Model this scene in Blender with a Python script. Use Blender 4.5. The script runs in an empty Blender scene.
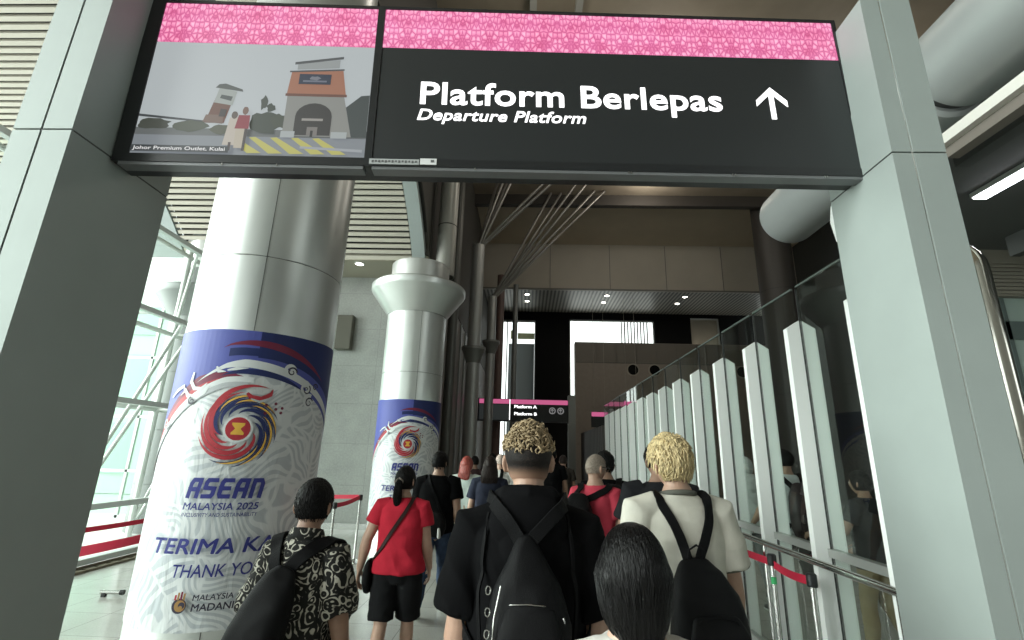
import bpy, bmesh, math, random
import numpy as np
from mathutils import Vector, Matrix, noise
from mathutils.bvhtree import BVHTree
from math import sin, cos, pi, radians, sqrt, atan2
random.seed(7)
SC = bpy.context.scene
COL = SC.collection

# ------------------------------------------------------------------ materials
def new_mat(name):
    m = bpy.data.materials.new(name); m.use_nodes = True
    nt = m.node_tree
    return m, nt, nt.nodes['Principled BSDF']

def mat(name, color, rough=.5, metal=0., spec=.5, var=0., vscale=6., bump=0., bscale=40., sheen=0., stretch=None):
    m, nt, b = new_mat(name)
    b.inputs['Base Color'].default_value = (*color, 1)
    b.inputs['Roughness'].default_value = rough
    b.inputs['Metallic'].default_value = metal
    b.inputs['Specular IOR Level'].default_value = spec
    if sheen: b.inputs['Sheen Weight'].default_value = sheen
    tc = nt.nodes.new('ShaderNodeTexCoord')
    src = tc.outputs['Object']
    if stretch:
        mp = nt.nodes.new('ShaderNodeMapping'); mp.inputs['Scale'].default_value = stretch
        nt.links.new(src, mp.inputs['Vector']); src = mp.outputs['Vector']
    if var:
        n = nt.nodes.new('ShaderNodeTexNoise'); n.inputs['Scale'].default_value = vscale; n.inputs['Detail'].default_value = 4
        nt.links.new(src, n.inputs['Vector'])
        r = nt.nodes.new('ShaderNodeValToRGB')
        r.color_ramp.elements[0].position = .3; r.color_ramp.elements[1].position = .7
        r.color_ramp.elements[0].color = (*[c*(1-var) for c in color], 1)
        r.color_ramp.elements[1].color = (*[min(1, c*(1+var)) for c in color], 1)
        nt.links.new(n.outputs['Fac'], r.inputs['Fac']); nt.links.new(r.outputs['Color'], b.inputs['Base Color'])
    if bump:
        n = nt.nodes.new('ShaderNodeTexNoise'); n.inputs['Scale'].default_value = bscale; n.inputs['Detail'].default_value = 3
        nt.links.new(src, n.inputs['Vector'])
        bp = nt.nodes.new('ShaderNodeBump'); bp.inputs['Strength'].default_value = bump; bp.inputs['Distance'].default_value = .01
        nt.links.new(n.outputs['Fac'], bp.inputs['Height']); nt.links.new(bp.outputs['Normal'], b.inputs['Normal'])
    return m

def emit(name, color, strength):
    m, nt, b = new_mat(name)
    b.inputs['Base Color'].default_value = (.015, .015, .015, 1)
    b.inputs['Roughness'].default_value = .45
    b.inputs['Emission Color'].default_value = (*color, 1)
    b.inputs['Emission Strength'].default_value = strength
    return m

def glass_mat(name, ior=1.5, tint=(.93, .97, .95)):
    m = bpy.data.materials.new(name); m.use_nodes = True
    nt = m.node_tree; nt.nodes.clear()
    o = nt.nodes.new('ShaderNodeOutputMaterial'); mix = nt.nodes.new('ShaderNodeMixShader')
    tr = nt.nodes.new('ShaderNodeBsdfTransparent'); tr.inputs['Color'].default_value = (*tint, 1)
    gl = nt.nodes.new('ShaderNodeBsdfGlossy'); gl.inputs['Roughness'].default_value = .02; gl.inputs['Color'].default_value = (.95, 1, .97, 1)
    fr = nt.nodes.new('ShaderNodeFresnel'); fr.inputs['IOR'].default_value = ior
    ge = nt.nodes.new('ShaderNodeNewGeometry'); iv = nt.nodes.new('ShaderNodeMath'); iv.operation = 'SUBTRACT'; iv.inputs[0].default_value = 1
    ml = nt.nodes.new('ShaderNodeMath'); ml.operation = 'MULTIPLY'      # only the outer face of the pane reflects
    nt.links.new(ge.outputs['Backfacing'], iv.inputs[1]); nt.links.new(fr.outputs['Fac'], ml.inputs[0]); nt.links.new(iv.outputs[0], ml.inputs[1])
    nt.links.new(ml.outputs[0], mix.inputs['Fac']); nt.links.new(tr.outputs[0], mix.inputs[1]); nt.links.new(gl.outputs[0], mix.inputs[2])
    nt.links.new(mix.outputs[0], o.inputs['Surface'])
    return m

def tile_mat(name, color, joint, size, rough, var=.08, vscale=9., jw=.006, axis='XY', spec=.5, grain=60.):
    """stone tiles: brick grid joints + speckled stone"""
    m, nt, b = new_mat(name)
    tc = nt.nodes.new('ShaderNodeTexCoord'); mp = nt.nodes.new('ShaderNodeMapping')
    if axis == 'XZ': mp.inputs['Rotation'].default_value = (radians(-90), 0, 0)
    nt.links.new(tc.outputs['Object'], mp.inputs['Vector'])
    br = nt.nodes.new('ShaderNodeTexBrick'); br.offset = 0; br.squash = 1
    br.inputs['Scale'].default_value = 1; br.inputs['Brick Width'].default_value = size[0]; br.inputs['Row Height'].default_value = size[1]
    br.inputs['Mortar Size'].default_value = jw; br.inputs['Mortar Smooth'].default_value = .1; br.inputs['Bias'].default_value = 0
    br.inputs['Color1'].default_value = (*[c*.97 for c in color], 1); br.inputs['Color2'].default_value = (*[c*1.03 for c in color], 1)
    br.inputs['Mortar'].default_value = (*joint, 1)
    nt.links.new(mp.outputs['Vector'], br.inputs['Vector'])
    n = nt.nodes.new('ShaderNodeTexNoise'); n.inputs['Scale'].default_value = vscale; n.inputs['Detail'].default_value = 6
    n2 = nt.nodes.new('ShaderNodeTexNoise'); n2.inputs['Scale'].default_value = grain; n2.inputs['Detail'].default_value = 2
    nt.links.new(tc.outputs['Object'], n.inputs['Vector']); nt.links.new(tc.outputs['Object'], n2.inputs['Vector'])
    ad = nt.nodes.new('ShaderNodeMath'); ad.operation = 'ADD'
    nt.links.new(n.outputs['Fac'], ad.inputs[0]); nt.links.new(n2.outputs['Fac'], ad.inputs[1])
    r = nt.nodes.new('ShaderNodeMapRange'); r.inputs[1].default_value = .7; r.inputs[2].default_value = 1.3
    r.inputs[3].default_value = 1-var; r.inputs[4].default_value = 1+var
    nt.links.new(ad.outputs[0], r.inputs[0])
    mx = nt.nodes.new('ShaderNodeMix'); mx.data_type = 'RGBA'; mx.blend_type = 'MULTIPLY'; mx.inputs[0].default_value = 1
    nt.links.new(br.outputs['Color'], mx.inputs[6]); nt.links.new(r.outputs[0], mx.inputs[7])
    nt.links.new(mx.outputs[2], b.inputs['Base Color'])
    b.inputs['Roughness'].default_value = rough; b.inputs['Specular IOR Level'].default_value = spec
    return m

# ------------------------------------------------------------------ mesh builder
class MB:
    def __init__(s): s.v = []; s.f = []; s.mi = []
    def add(s, vs, fs, mi=0):
        o = len(s.v); s.v += [tuple(v) for v in vs]; s.f += [tuple(i+o for i in f) for f in fs]; s.mi += [mi]*len(fs)
        return s
    def box(s, a, b, mi=0, bev=0.):
        (x0, y0, z0), (x1, y1, z1) = a, b
        if bev:
            return s.bbox(a, b, bev, mi)
        return s.add([(x0,y0,z0),(x1,y0,z0),(x1,y1,z0),(x0,y1,z0),(x0,y0,z1),(x1,y0,z1),(x1,y1,z1),(x0,y1,z1)],
                     [(0,3,2,1),(4,5,6,7),(0,1,5,4),(1,2,6,5),(2,3,7,6),(3,0,4,7)], mi)
    def bbox(s, a, b, bev, mi=0):
        bm = bmesh.new(); bmesh.ops.create_cube(bm, size=1)
        for v in bm.verts:
            v.co = Vector([a[i] + (v.co[i]+.5)*(b[i]-a[i]) for i in range(3)])
        bmesh.ops.bevel(bm, geom=bm.edges[:], offset=bev, segments=2, affect='EDGES', profile=.5)
        return s.bm(bm, mi)
    def bm(s, bm, mi=0):
        bm.verts.index_update()
        s.add([v.co[:] for v in bm.verts], [[v.index for v in f.verts] for f in bm.faces], mi); bm.free(); return s
    def prism(s, poly, vec, mi=0):
        n = len(poly); vec = Vector(vec)
        vs = [Vector(p) for p in poly]; vs += [p+vec for p in vs]
        return s.add(vs, [tuple(range(n))[::-1], tuple(range(n, 2*n))] + [(i, (i+1) % n, n+(i+1) % n, n+i) for i in range(n)], mi)
    def lathe(s, prof, c=(0, 0), n=48, mi=0, close=False, a0=0., a1=2*pi):
        full = abs(a1-a0-2*pi) < 1e-6; m = n if full else n+1
        vs = []
        for r, z in prof:
            for k in range(m):
                a = a0+(a1-a0)*k/n
                vs.append((c[0]+r*cos(a), c[1]+r*sin(a), z))
        fs = []
        for i in range(len(prof)-1):
            for k in range(n):
                k2 = (k+1) % m
                fs.append((i*m+k, i*m+k2, (i+1)*m+k2, (i+1)*m+k))
        if close:
            fs.append(tuple(range(m))[::-1]); fs.append(tuple((len(prof)-1)*m+k for k in range(m)))
        return s.add(vs, fs, mi)
    def cyl(s, p, q, r, n=20, mi=0, r2=None):
        return s.tube([p, q], [r, r if r2 is None else r2], n, mi, caps='flat')
    def tube(s, pts, rad, n=12, mi=0, caps='round', side=None, power=2.):
        """sweep an ellipse (rx along side, ry across) along pts"""
        P = [Vector(p) for p in pts]; R = []
        for i in range(len(P)):
            r = rad[i] if isinstance(rad, list) else rad
            R.append(tuple(r) if isinstance(r, (list, tuple)) else (r, r))
        T = []
        for i in range(len(P)):
            t = P[min(i+1, len(P)-1)]-P[max(i-1, 0)]
            T.append(t.normalized() if t.length > 1e-9 else Vector((0, 0, 1)))
        ref = Vector(side) if side is not None else (Vector((1, 0, 0)) if abs(T[0].x) < .9 else Vector((0, 1, 0)))
        rings = []
        S = ref-T[0]*ref.dot(T[0]); S.normalize()
        rows = []
        def ring(c, t, sd, rx, ry):
            bn = t.cross(sd)
            o = []
            for k in range(n):
                a = 2*pi*k/n; ca, sa = cos(a), sin(a)
                if power != 2.:
                    ca = math.copysign(abs(ca)**(2/power), ca); sa = math.copysign(abs(sa)**(2/power), sa)
                o.append(c+sd*(rx*ca)+bn*(ry*sa))
            return o
        for i in range(len(P)):
            if side is not None:
                sd = ref-T[i]*ref.dot(T[i])
                S = sd.normalized() if sd.length > 1e-4 else S
            else:
                S = S-T[i]*S.dot(T[i]); S.normalize()
            rx, ry = R[i]
            if i == 0 and caps == 'round':
                m = min(rx, ry)
                for ang in (80, 60, 35):
                    f = cos(radians(ang)); rows.append(ring(P[0]-T[0]*m*sin(radians(ang)), T[0], S, rx*f, ry*f))
            rows.append(ring(P[i], T[i], S, rx, ry))
            if i == len(P)-1 and caps == 'round':
                m = min(rx, ry)
                for ang in (35, 60, 80):
                    f = cos(radians(ang)); rows.append(ring(P[i]+T[i]*m*sin(radians(ang)), T[i], S, rx*f, ry*f))
        vs = [v for r in rows for v in r]; fs = []
        for i in range(len(rows)-1):
            for k in range(n):
                fs.append((i*n+k, i*n+(k+1) % n, (i+1)*n+(k+1) % n, (i+1)*n+k))
        if caps:
            fs.append(tuple(range(n))[::-1]); fs.append(tuple((len(rows)-1)*n+k for k in range(n)))
        return s.add(vs, fs, mi)
    def ell(s, c, r, nu=20, nv=14, mi=0, rot=None):
        c = Vector(c); vs = []; fs = []
        for i in range(1, nv):
            t = pi*i/nv
            for k in range(nu):
                a = 2*pi*k/nu; p = Vector((r[0]*sin(t)*cos(a), r[1]*sin(t)*sin(a), r[2]*cos(t)))
                if rot: p = rot @ p
                vs.append(c+p)
        top = Vector((0, 0, r[2])); bot = Vector((0, 0, -r[2]))
        if rot: top = rot @ top; bot = rot @ bot
        vs += [c+top, c+bot]; T = len(vs)-2
        for i in range(nv-2):
            for k in range(nu):
                fs.append((i*nu+k, (i+1)*nu+k, (i+1)*nu+(k+1) % nu, i*nu+(k+1) % nu))
        for k in range(nu):
            fs.append((T, k, (k+1) % nu)); fs.append((T+1, (nv-2)*nu+(k+1) % nu, (nv-2)*nu+k))
        return s.add(vs, fs, mi)
    def mesh(s, name):
        me = bpy.data.meshes.new(name); me.from_pydata(s.v, [], s.f); me.update()
        return me
    def build(s, name, mats, parent=None, smooth=None, loc=None, rot=None):
        me = s.mesh(name)
        return link(name, me, mats, parent, smooth, s.mi, loc, rot)

def link(name, me, mats, parent=None, smooth=None, mi=None, loc=None, rot=None):
    if not isinstance(mats, (list, tuple)): mats = [mats]
    for m in mats: me.materials.append(m)
    if mi is not None and len(mats) > 1 and len(mi) == len(me.polygons):
        me.polygons.foreach_set('material_index', mi)
    if smooth is not None:
        if smooth >= 180: me.shade_smooth()
        else:
            me.shade_smooth(); me.set_sharp_from_angle(angle=radians(smooth))
    o = bpy.data.objects.new(name, me); COL.objects.link(o)
    if parent is not None: o.parent = parent
    if loc is not None: o.location = loc
    if rot is not None: o.rotation_euler = rot
    return o

def empty(name, loc=(0, 0, 0), rot=(0, 0, 0)):
    o = bpy.data.objects.new(name, None); COL.objects.link(o); o.location = loc; o.rotation_euler = rot
    o.empty_display_size = .1
    return o
def tag(o, label, cat, group=None, kind=None):
    o['label'] = label; o['category'] = cat
    if group: o['group'] = group
    if kind: o['kind'] = kind
    return o
def struct(o): o['kind'] = 'structure'; return o
def copy_tree(o, parent=None):
    c = o.copy(); COL.objects.link(c)
    if parent is not None: c.parent = parent
    for ch in list(o.children): copy_tree(ch, c)
    return c

# ------------------------------------------------------------------ text
def text_mesh(body, cap=None, width=None, bold=0., shear=0., extrude=.002, align='LEFT', spacing=1., heavy=0.):
    """lettering in XY plane, scaled to cap height and width"""
    cu = bpy.data.curves.new('lettering', 'FONT'); cu.body = body; cu.size = 1; cu.offset = bold; cu.shear = shear
    cu.extrude = 0; cu.space_character = spacing; cu.resolution_u = 4
    o = bpy.data.objects.new('lettering_source', cu); COL.objects.link(o)
    dg = bpy.context.evaluated_depsgraph_get(); me = bpy.data.meshes.new_from_object(o.evaluated_get(dg))
    bpy.data.objects.remove(o); bpy.data.curves.remove(cu)
    v = np.array([x.co[:] for x in me.vertices]); f = [tuple(p.vertices) for p in me.polygons]
    bpy.data.meshes.remove(me)
    if heavy:      # thicken by overlaying shifted copies
        V, F_ = [], []
        for dx, dy in ((0, 0), (heavy, 0), (-heavy, 0), (0, heavy), (0, -heavy)):
            F_ += [tuple(i+len(V)*len(v) for i in q) for q in f]; V.append(v+np.array([dx, dy, 0]))
        v = np.concatenate(V); f = F_
    x0, x1 = v[:, 0].min(), v[:, 0].max()
    CAPH = .729
    sy = cap/CAPH if cap else width/(x1-x0)
    sx = width/(x1-x0) if width else sy
    v[:, 0] = (v[:, 0]-x0)*sx; v[:, 1] *= sy
    if align == 'CENTER': v[:, 0] -= (x1-x0)*sx/2
    return v[:, :2], f
# ------------------------------------------------------------------ shared materials
ALU = mat('brushed_aluminium_panel', (.275, .31, .295), .55, .15, var=.04, vscale=3)
ALU2 = mat('column_aluminium', (.60, .62, .60), .33, .6, var=.03, vscale=2)
GREYP = mat('grey_powder_coat', (.33, .35, .335), .5, .2)
DARKG = mat('dark_joint', (.03, .03, .03), .6)
WHITEP = mat('white_painted_steel', (.66, .68, .66), .4, .1)
STEEL = mat('polished_stainless', (.62, .62, .60), .18, 1.)
FRAMEG = mat('grey_green_window_frame', (.62, .66, .64), .45, .2)
RED = mat('red_belt', (.55, .015, .05), .55)
BLACKP = mat('black_plastic', (.012, .012, .014), .4)
SIGNB = mat('sign_black', (.012, .013, .014), .32)
BROWN = mat('brown_soffit', (.34, .285, .215), .7, var=.08, vscale=1.5)
LITCEIL = mat('lit_ceiling_beige', (.66, .57, .44), .75, var=.05, vscale=.8)  # paler ceiling tone for the lit band; daylight put into the colour
BULK = mat('taupe_fascia_board', (.50, .455, .38), .6, var=.06, vscale=.8)
DARKW = mat('dark_panel', (.002, .002, .002), .7, 0, .2)
TAUPE = mat('taupe_cladding', (.40, .34, .285), .55, var=.05)
FLOORM = tile_mat('polished_granite_floor', (.46, .46, .43), (.25, .25, .24), (.6, .6), .16, .10, 3., .004, spec=.5)
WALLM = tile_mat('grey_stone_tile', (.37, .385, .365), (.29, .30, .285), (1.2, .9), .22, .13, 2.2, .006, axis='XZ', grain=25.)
SLATM = mat('champagne_slat', (.56, .53, .45), .5, .1)
FASC = mat('pale_blue_grey_fascia', (.38, .43, .42), .5, .1)
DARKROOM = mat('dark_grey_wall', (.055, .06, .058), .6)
GLASS = glass_mat('clear_partition_glass', 2.05)
LAMP = emit('downlight_glow', (1, .95, .85), 14)
TUBEL = emit('fluorescent_glow', (.95, .97, 1), 9)

# ------------------------------------------------------------------ setting
m = MB(); m.box((-6.0, -8, -.1), (13, 30, 0)); struct(m.build('floor', FLOORM))
m = MB(); m.box((-30, -8, -.6), (-6.0, 40, -.12)); m.box((13, -8, -.6), (24, 40, -.12)); struct(m.build('ground', mat('pale_paving', (.62, .63, .61), .8)))

m = MB(); m.box((-9, -8.3, 0), (13, -8, 2.2)); m.box((-9, -8.3, 5.5), (13, -8, 12)); m.box((-3, -8.3, 2.2), (13, -8, 5.5)); struct(m.build('wall_light_block', mat('light_block_wall', (.32, .32, .30), .7)))  # unseen wall behind the camera, added to cut sky light from the back
# hall ceiling: dark brown boards, beams
m = MB(); m.box((-2.3, -8, 11.8), (13, 17.6, 12.0)); m.box((-9, -8, 11.8), (-2.3, -1.0, 12))
struct(m.build('ceiling', BROWN))
m = MB(); m.box((-2.3, 17.6, 11.75), (13, 22.1, 12.0)); struct(m.build('ceiling', LITCEIL))  # far ceiling band, its brightness painted in by the paler beige
m = MB(); m.box((-2.3, 17.35, 11.35), (13, 17.6, 11.8))
struct(m.build('trim_1', mat('dark_brown_beam', (.05, .043, .036), .6)))
for i, x in enumerate((-.1, .95)):
    b = MB(); b.box((x, 1.0, 11.55), (x+.16, 12, 11.8)); struct(b.build('trim_%d' % (2+i), mat('pale_batten', (.42, .41, .37), .6)))

# slatted, falling ceiling on the left (arc then gentle slope)
R_ = 5.0; pts = []
for k in range(200):
    s_ = k*.136
    ph = 52-degs if (degs := math.degrees(s_/R_)) < 46 else 6
    pts.append(ph)
prof = [(10.05, 5.85, 52)]
y, z = 10.05, 5.85
for ph in pts[1:]:
    y -= .136*cos(radians(ph)); z += .136*sin(radians(ph)); prof.append((y, z, ph))
    if y < -1: break
m = MB()
for y, z, ph in prof:
    w = .082; cx, sx = cos(radians(ph)), sin(radians(ph))
    xl = -7.92 if y > 9.0 else -12
    a = Vector((xl, y, z)); d = Vector((0, -cx, sx)); n = Vector((0, sx, cx))
    m.prism([a, a+d*w, a+d*w+n*.05, a+n*.05], (-2.67-xl, 0, 0))
struct(m.build('ceiling_slats', SLATM))
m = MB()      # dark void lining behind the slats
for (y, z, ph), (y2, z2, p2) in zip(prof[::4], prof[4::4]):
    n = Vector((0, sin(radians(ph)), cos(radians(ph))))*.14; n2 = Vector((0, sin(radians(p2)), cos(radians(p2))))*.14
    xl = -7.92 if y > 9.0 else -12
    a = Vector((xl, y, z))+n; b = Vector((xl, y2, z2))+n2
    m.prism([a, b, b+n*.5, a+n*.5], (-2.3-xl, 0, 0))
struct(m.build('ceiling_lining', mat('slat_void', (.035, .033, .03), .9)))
m = MB()      # pale end fascia following the arc
for (y, z, ph), (y2, z2, p2) in zip(prof[::2], prof[2::2]):
    n = Vector((0, sin(radians(ph)), cos(radians(ph)))); n2 = Vector((0, sin(radians(p2)), cos(radians(p2))))
    a = Vector((-2.65, y, z))-n*.02; b = Vector((-2.65, y2, z2))-n2*.02
    m.prism([a, b, b+n2*.3, a+n*.3], (.29, 0, 0))
struct(m.build('trim_4', FASC, smooth=30))
m = MB(); m.box((-7.72, 10.05, 5.83), (-2.3, 11.3, 5.98)); struct(m.build('ceiling_soffit', mat('cream_soffit', (.42, .39, .31), .7)))
m = MB()      # grey sloping side cheek at the window end of the slats
for (y, z, ph), (y2, z2, p2) in zip(prof[:14:2], prof[2:16:2]): m.prism([(-9.0, y, z-.03), (-9.0, y2, z2-.03), (-9.0, y2, z2+.2), (-9.0, y, z+.2)], (1.06, 0, 0))
struct(m.build('trim_5', FASC))
# lining to the right of the fascia, dark brown plane above hallway's left side
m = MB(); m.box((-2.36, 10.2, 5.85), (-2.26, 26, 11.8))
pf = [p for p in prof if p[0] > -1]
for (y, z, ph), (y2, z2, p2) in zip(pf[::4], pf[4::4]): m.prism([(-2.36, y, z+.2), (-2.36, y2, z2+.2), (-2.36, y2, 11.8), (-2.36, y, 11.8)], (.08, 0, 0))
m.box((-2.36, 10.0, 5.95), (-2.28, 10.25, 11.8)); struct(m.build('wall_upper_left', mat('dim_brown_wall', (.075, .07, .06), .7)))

# grey stone wall on the left
m = MB(); m.box((-5.6, 11.2, 0), (-2.2, 11.5, 5.85)); struct(m.build('wall_left', WALLM))
m = MB(); m.box((-5.6, 11.14, .0), (-2.2, 11.2, .12)); struct(m.build('baseboard_left', STEEL))

# left glazing (parallel to hallway) with frames, rods and base grille
wn = empty('window_1', (-6.1, 0, 0)); struct(wn)
m = MB()
for y in (3.4, 5.0, 6.6, 8.2, 9.8, 11.4): m.box((-.04, y-.035, 0), (.04, y+.035, 5.2))
for z in (.08, .80, 2.3, 3.75, 5.1): m.box((-.05, -2, z-.04), (.05, 11.5, z+.04))
struct(m.build('frame', FRAMEG, wn))
m = MB(); m.box((-.006, -2, .1), (.006, 11.5, 5.1)); struct(m.build('pane', glass_mat('window_glass', 1.35, (.97, 1, .98)), wn))
m = MB()
for y in (4.2, 5.8, 7.4, 9.0, 10.6):
    m.tube([(-.9, y, 0), (-.9, y, 5.6)], .05, 10)
    m.tube([(-.9, y, .3), (-.15, y+.8, 3.75)], .03, 8); m.tube([(-.9, y, 3.75), (-.15, y-.8, 5.1)], .03, 8)
    m.tube([(-.9, y, 2.3), (-.08, y, 2.3)], .025, 8); m.tube([(-.9, y, 3.75), (-.08, y, 3.75)], .025, 8)
    m.tube([(-.9, y, .15), (-.5, y+1.55, 3.75)], .03, 8)
for z in (2.3, 3.75, 5.4): m.tube([(-.9, -1, z), (-.9, 11.5, z)], .045, 10)
struct(m.build('bracing', WHITEP, wn))
m = MB()
for k in range(64): m.box((-6.02+.0, -1+k*.2, 0), (-5.86, -1+k*.2+.14, .02))
m.box((-6.0, -1, 0), (-5.98, 11.3, .05)); m.box((-5.86, -1, 0), (-5.84, 11.3, .03))
struct(m.build('trim_6', mat('bronze_grille', (.20, .17, .12), .5, .4)))
# end glazing between windows and stone wall
we = empty('window_2', (0, 11.6, 0)); struct(we)
m = MB()
for x in (-10.5, -9.4, -8.3, -7.2, -6.1): m.box((x-.03, -.03, 0), (x+.03, .03, 5.6))
for z in (.05, 1.05, 2.3, 3.75, 5.1): m.box((-10.6, -.03, z-.03), (-5.9, .03, z+.03))
struct(m.build('frame', FRAMEG, we))
m = MB(); m.box((-10.6, -.005, .1), (-6, .005, 5.1)); struct(m.build('pane', glass_mat('pale_green_glass', 1.4, (.80, .93, .86)), we))

# building opposite seen through the window
ob = empty('building', (-16, 15, 0)); tag(ob, 'pale building with green glass bays seen through the left windows', 'building')
m = MB(); m.box((-3, 3, -.1), (5.0, 4, 9)); m.build('wall', mat('pale_facade', (.62, .64, .62), .7), ob)
gm = mat('green_glazing', (.48, .56, .52), .2)
for i in range(5):
    for j in range(3):
        m = MB(); m.box((-2.6+i*1.5, 2.94, .6+j*2.6), (-1.6+i*1.5, 3.02, 2.4+j*2.6)); w = m.build('window', gm, ob)

# ------------------------------------------------------------------ far end of the hall
m = MB(); m.box((-2.3, 22, 9.42), (13, 22.25, 11.75))
struct(m.build('wall_far', BULK))
m = MB()
for x in (1.0, 3.9, 6.6, 9.3): m.box((x, 21.985, 9.42), (x+.03, 22.0, 11.7))
m.box((-2.3, 21.97, 9.36), (13, 22.02, 9.44))
struct(m.build('trim_7', mat('seam_grey', (.2, .19, .17), .5)))
pm, nt, b = new_mat('perforated_soffit')      # fine ribbed metal
b.inputs['Roughness'].default_value = .45; b.inputs['Metallic'].default_value = .3
tc = nt.nodes.new('ShaderNodeTexCoord'); wv = nt.nodes.new('ShaderNodeTexWave'); wv.inputs['Scale'].default_value = 1.7
wv.bands_direction = 'X'
rp = nt.nodes.new('ShaderNodeValToRGB'); rp.color_ramp.elements[0].color = (.03, .028, .024, 1); rp.color_ramp.elements[1].color = (.32, .30, .26, 1)
nt.links.new(tc.outputs['Object'], wv.inputs['Vector']); nt.links.new(wv.outputs['Fac'], rp.inputs['Fac']); nt.links.new(rp.outputs['Color'], b.inputs['Base Color'])
m = MB(); m.box((-2.3, 22.25, 9.42), (13, 27, 9.6)); struct(m.build('ceiling_far', pm))
def downlight(x, y, z, label, r=.09, group=None):
    o = empty('downlight', (x, y, z)); tag(o, label, 'ceiling light', group)
    m = MB(); m.lathe([(r*1.35, 0), (r*1.35, -.02), (r, -.025), (r, .0)], n=20); m.build('ring', WHITEP, o, 40)
    m = MB(); m.lathe([(.001, -.012), (r, -.012), (r, 0), (.001, 0)], n=20); m.build('lamp', LAMP, o)
    return o
k = 0
for (x, wx) in ((-.09, 'left'), (3.9, 'middle'), (7.75, 'right')):
    for (y, wy) in ((22.9, 'nearer'), (24.0, 'farther')):
        downlight(x-(0 if wx != 'right' or wy == 'nearer' else .05), y, 9.42, '%s of the %s pair of round downlights in the dark far soffit' % (wy, wx), .11, 'downlights in the far soffit')
downlight(-3.93, 10.25, 5.83, 'round downlight in the cream soffit below the slatted ceiling', .085)

# black surround of the far opening
m = MB()
m.box((.41, 26, 0), (2.3, 26.4, 9.42)); m.box((2.3, 26, 9.02), (9.0, 26.4, 9.42)); m.box((7.0, 26, 7.6), (9.0, 26.4, 9.02)); m.box((-2.3, 26, 8.95), (.41, 26.4, 9.42)); m.box((10.6, 26, 7.6), (13, 26.4, 9.42)); m.box((9.0, 26, 9.25), (10.6, 26.4, 9.42))
struct(m.build('wall_black', DARKW))
wf = empty('window_3', (0, 26.2, 0)); struct(wf)
m = MB()
m.box((2.3, -.05, 0), (2.36, .05, 9.02)); m.box((6.95, -.05, 7.6), (7.0, .05, 9.02)); m.box((2.3, -.05, 8.97), (7.0, .05, 9.02))
struct(m.build('frame', WHITEP, wf))
sl = MB()
for k in range(9): sl.box((5.25+k*.18, .3, 6.5), (5.31+k*.18, .38, 9.6))
struct(sl.build('blind', mat('grey_blind', (.35, .37, .36), .6), wf))
wg = empty('window_4', (0, 26.2, 0)); struct(wg)
m = MB()
for x in (-1.55, -1.2, .36): m.box((x, -.05, 0), (x+.06, .05, 8.95))
m.box((-1.5, -.05, 8.85), (.4, .05, 8.95))
struct(m.build('frame', WHITEP, wg))
m = MB(); m.box((-1.1, .6, 0), (.36, .7, 7.75)); struct(m.build('backing_panel', mat('blue_grey_panel', (.22, .25, .255), .5), wg))
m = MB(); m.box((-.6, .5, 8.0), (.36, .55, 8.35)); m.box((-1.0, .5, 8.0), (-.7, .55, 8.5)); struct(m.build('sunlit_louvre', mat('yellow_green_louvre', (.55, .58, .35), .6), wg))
wh = empty('window_5', (0, 26.2, 0)); struct(wh)
m = MB(); m.box((9.0, -.05, 9.18), (10.6, .05, 9.25)); m.box((10.54, -.05, 7.6), (10.6, .05, 9.2)); struct(m.build('frame', WHITEP, wh))
m = MB(); m.box((9.0, .2, 7.4), (10.6, .3, 9.3)); struct(m.build('backing_panel', BULK, wh))
m = MB(); m.box((-2.3, 26.1, 0), (-1.6, 26.4, 8.95)); struct(m.build('wall_far_left', mat('dim_grey_wall', (.12, .12, .11), .6)))

# taupe panelled wall with portholes
pw = MB(); pw.box((2.5, 25, 0), (13, 25.6, 7.5)); struct(pw.build('wall_panelled', TAUPE))
m = MB()
for x in (3.6, 4.65, 5.7, 6.75, 7.8, 8.85, 9.9, 10.95): m.box((x, 24.985, 6.45), (x+.03, 25, 7.5))
m.box((2.5, 24.98, 6.38), (13, 25, 6.45)); struct(m.build('trim_8', mat('taupe_seam', (.20, .18, .155), .5)))
m = MB(); m.box((2.5, 24.985, 6.46), (13, 24.995, 7.48)); struct(m.build('trim_9', mat('dark_taupe_band', (.24, .21, .175), .5)))
for x, wx in ((5.5, 'left'), (6.62, 'middle'), (11.1, 'right')):
    o = empty('porthole', (x, 24.98, 6.06)); tag(o, '%s round dark porthole high in the taupe far wall' % wx, 'porthole', 'portholes in the taupe wall')
    m = MB(); m.lathe([(.27, -.03), (.33, -.03), (.33, .03), (.27, .03), (.27, -.03)], n=28); r = m.build('rim', BULK, o, 40); r.rotation_euler = (pi/2, 0, 0)
    m = MB(); m.lathe([(.001, 0), (.27, 0), (.27, -.02), (.001, -.02)], n=28); r = m.build('disc', DARKW, o); r.rotation_euler = (pi/2, 0, 0)

# dark column above the glass on the far right
def plain_column(name, x, y, r, z1, mt, label, seams=()):
    o = empty(name, (x, y, 0)); tag(o, label, 'column')
    m = MB(); m.lathe([(r, 0), (r, z1)], n=36, close=True); m.build('shaft', mt, o, 40)
    if seams:
        m = MB()
        for z in seams: m.lathe([(r+.002, z-.01), (r+.006, z), (r+.002, z+.01)], n=36)
        m.build('seam', DARKG, o)
    return o
plain_column('column', 9.7, 18.0, .65, 11.75, mat('dark_bronze_column', (.055, .05, .045), .5), 'thick dark bronze column rising above the glass partition', (4., 8.))

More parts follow.
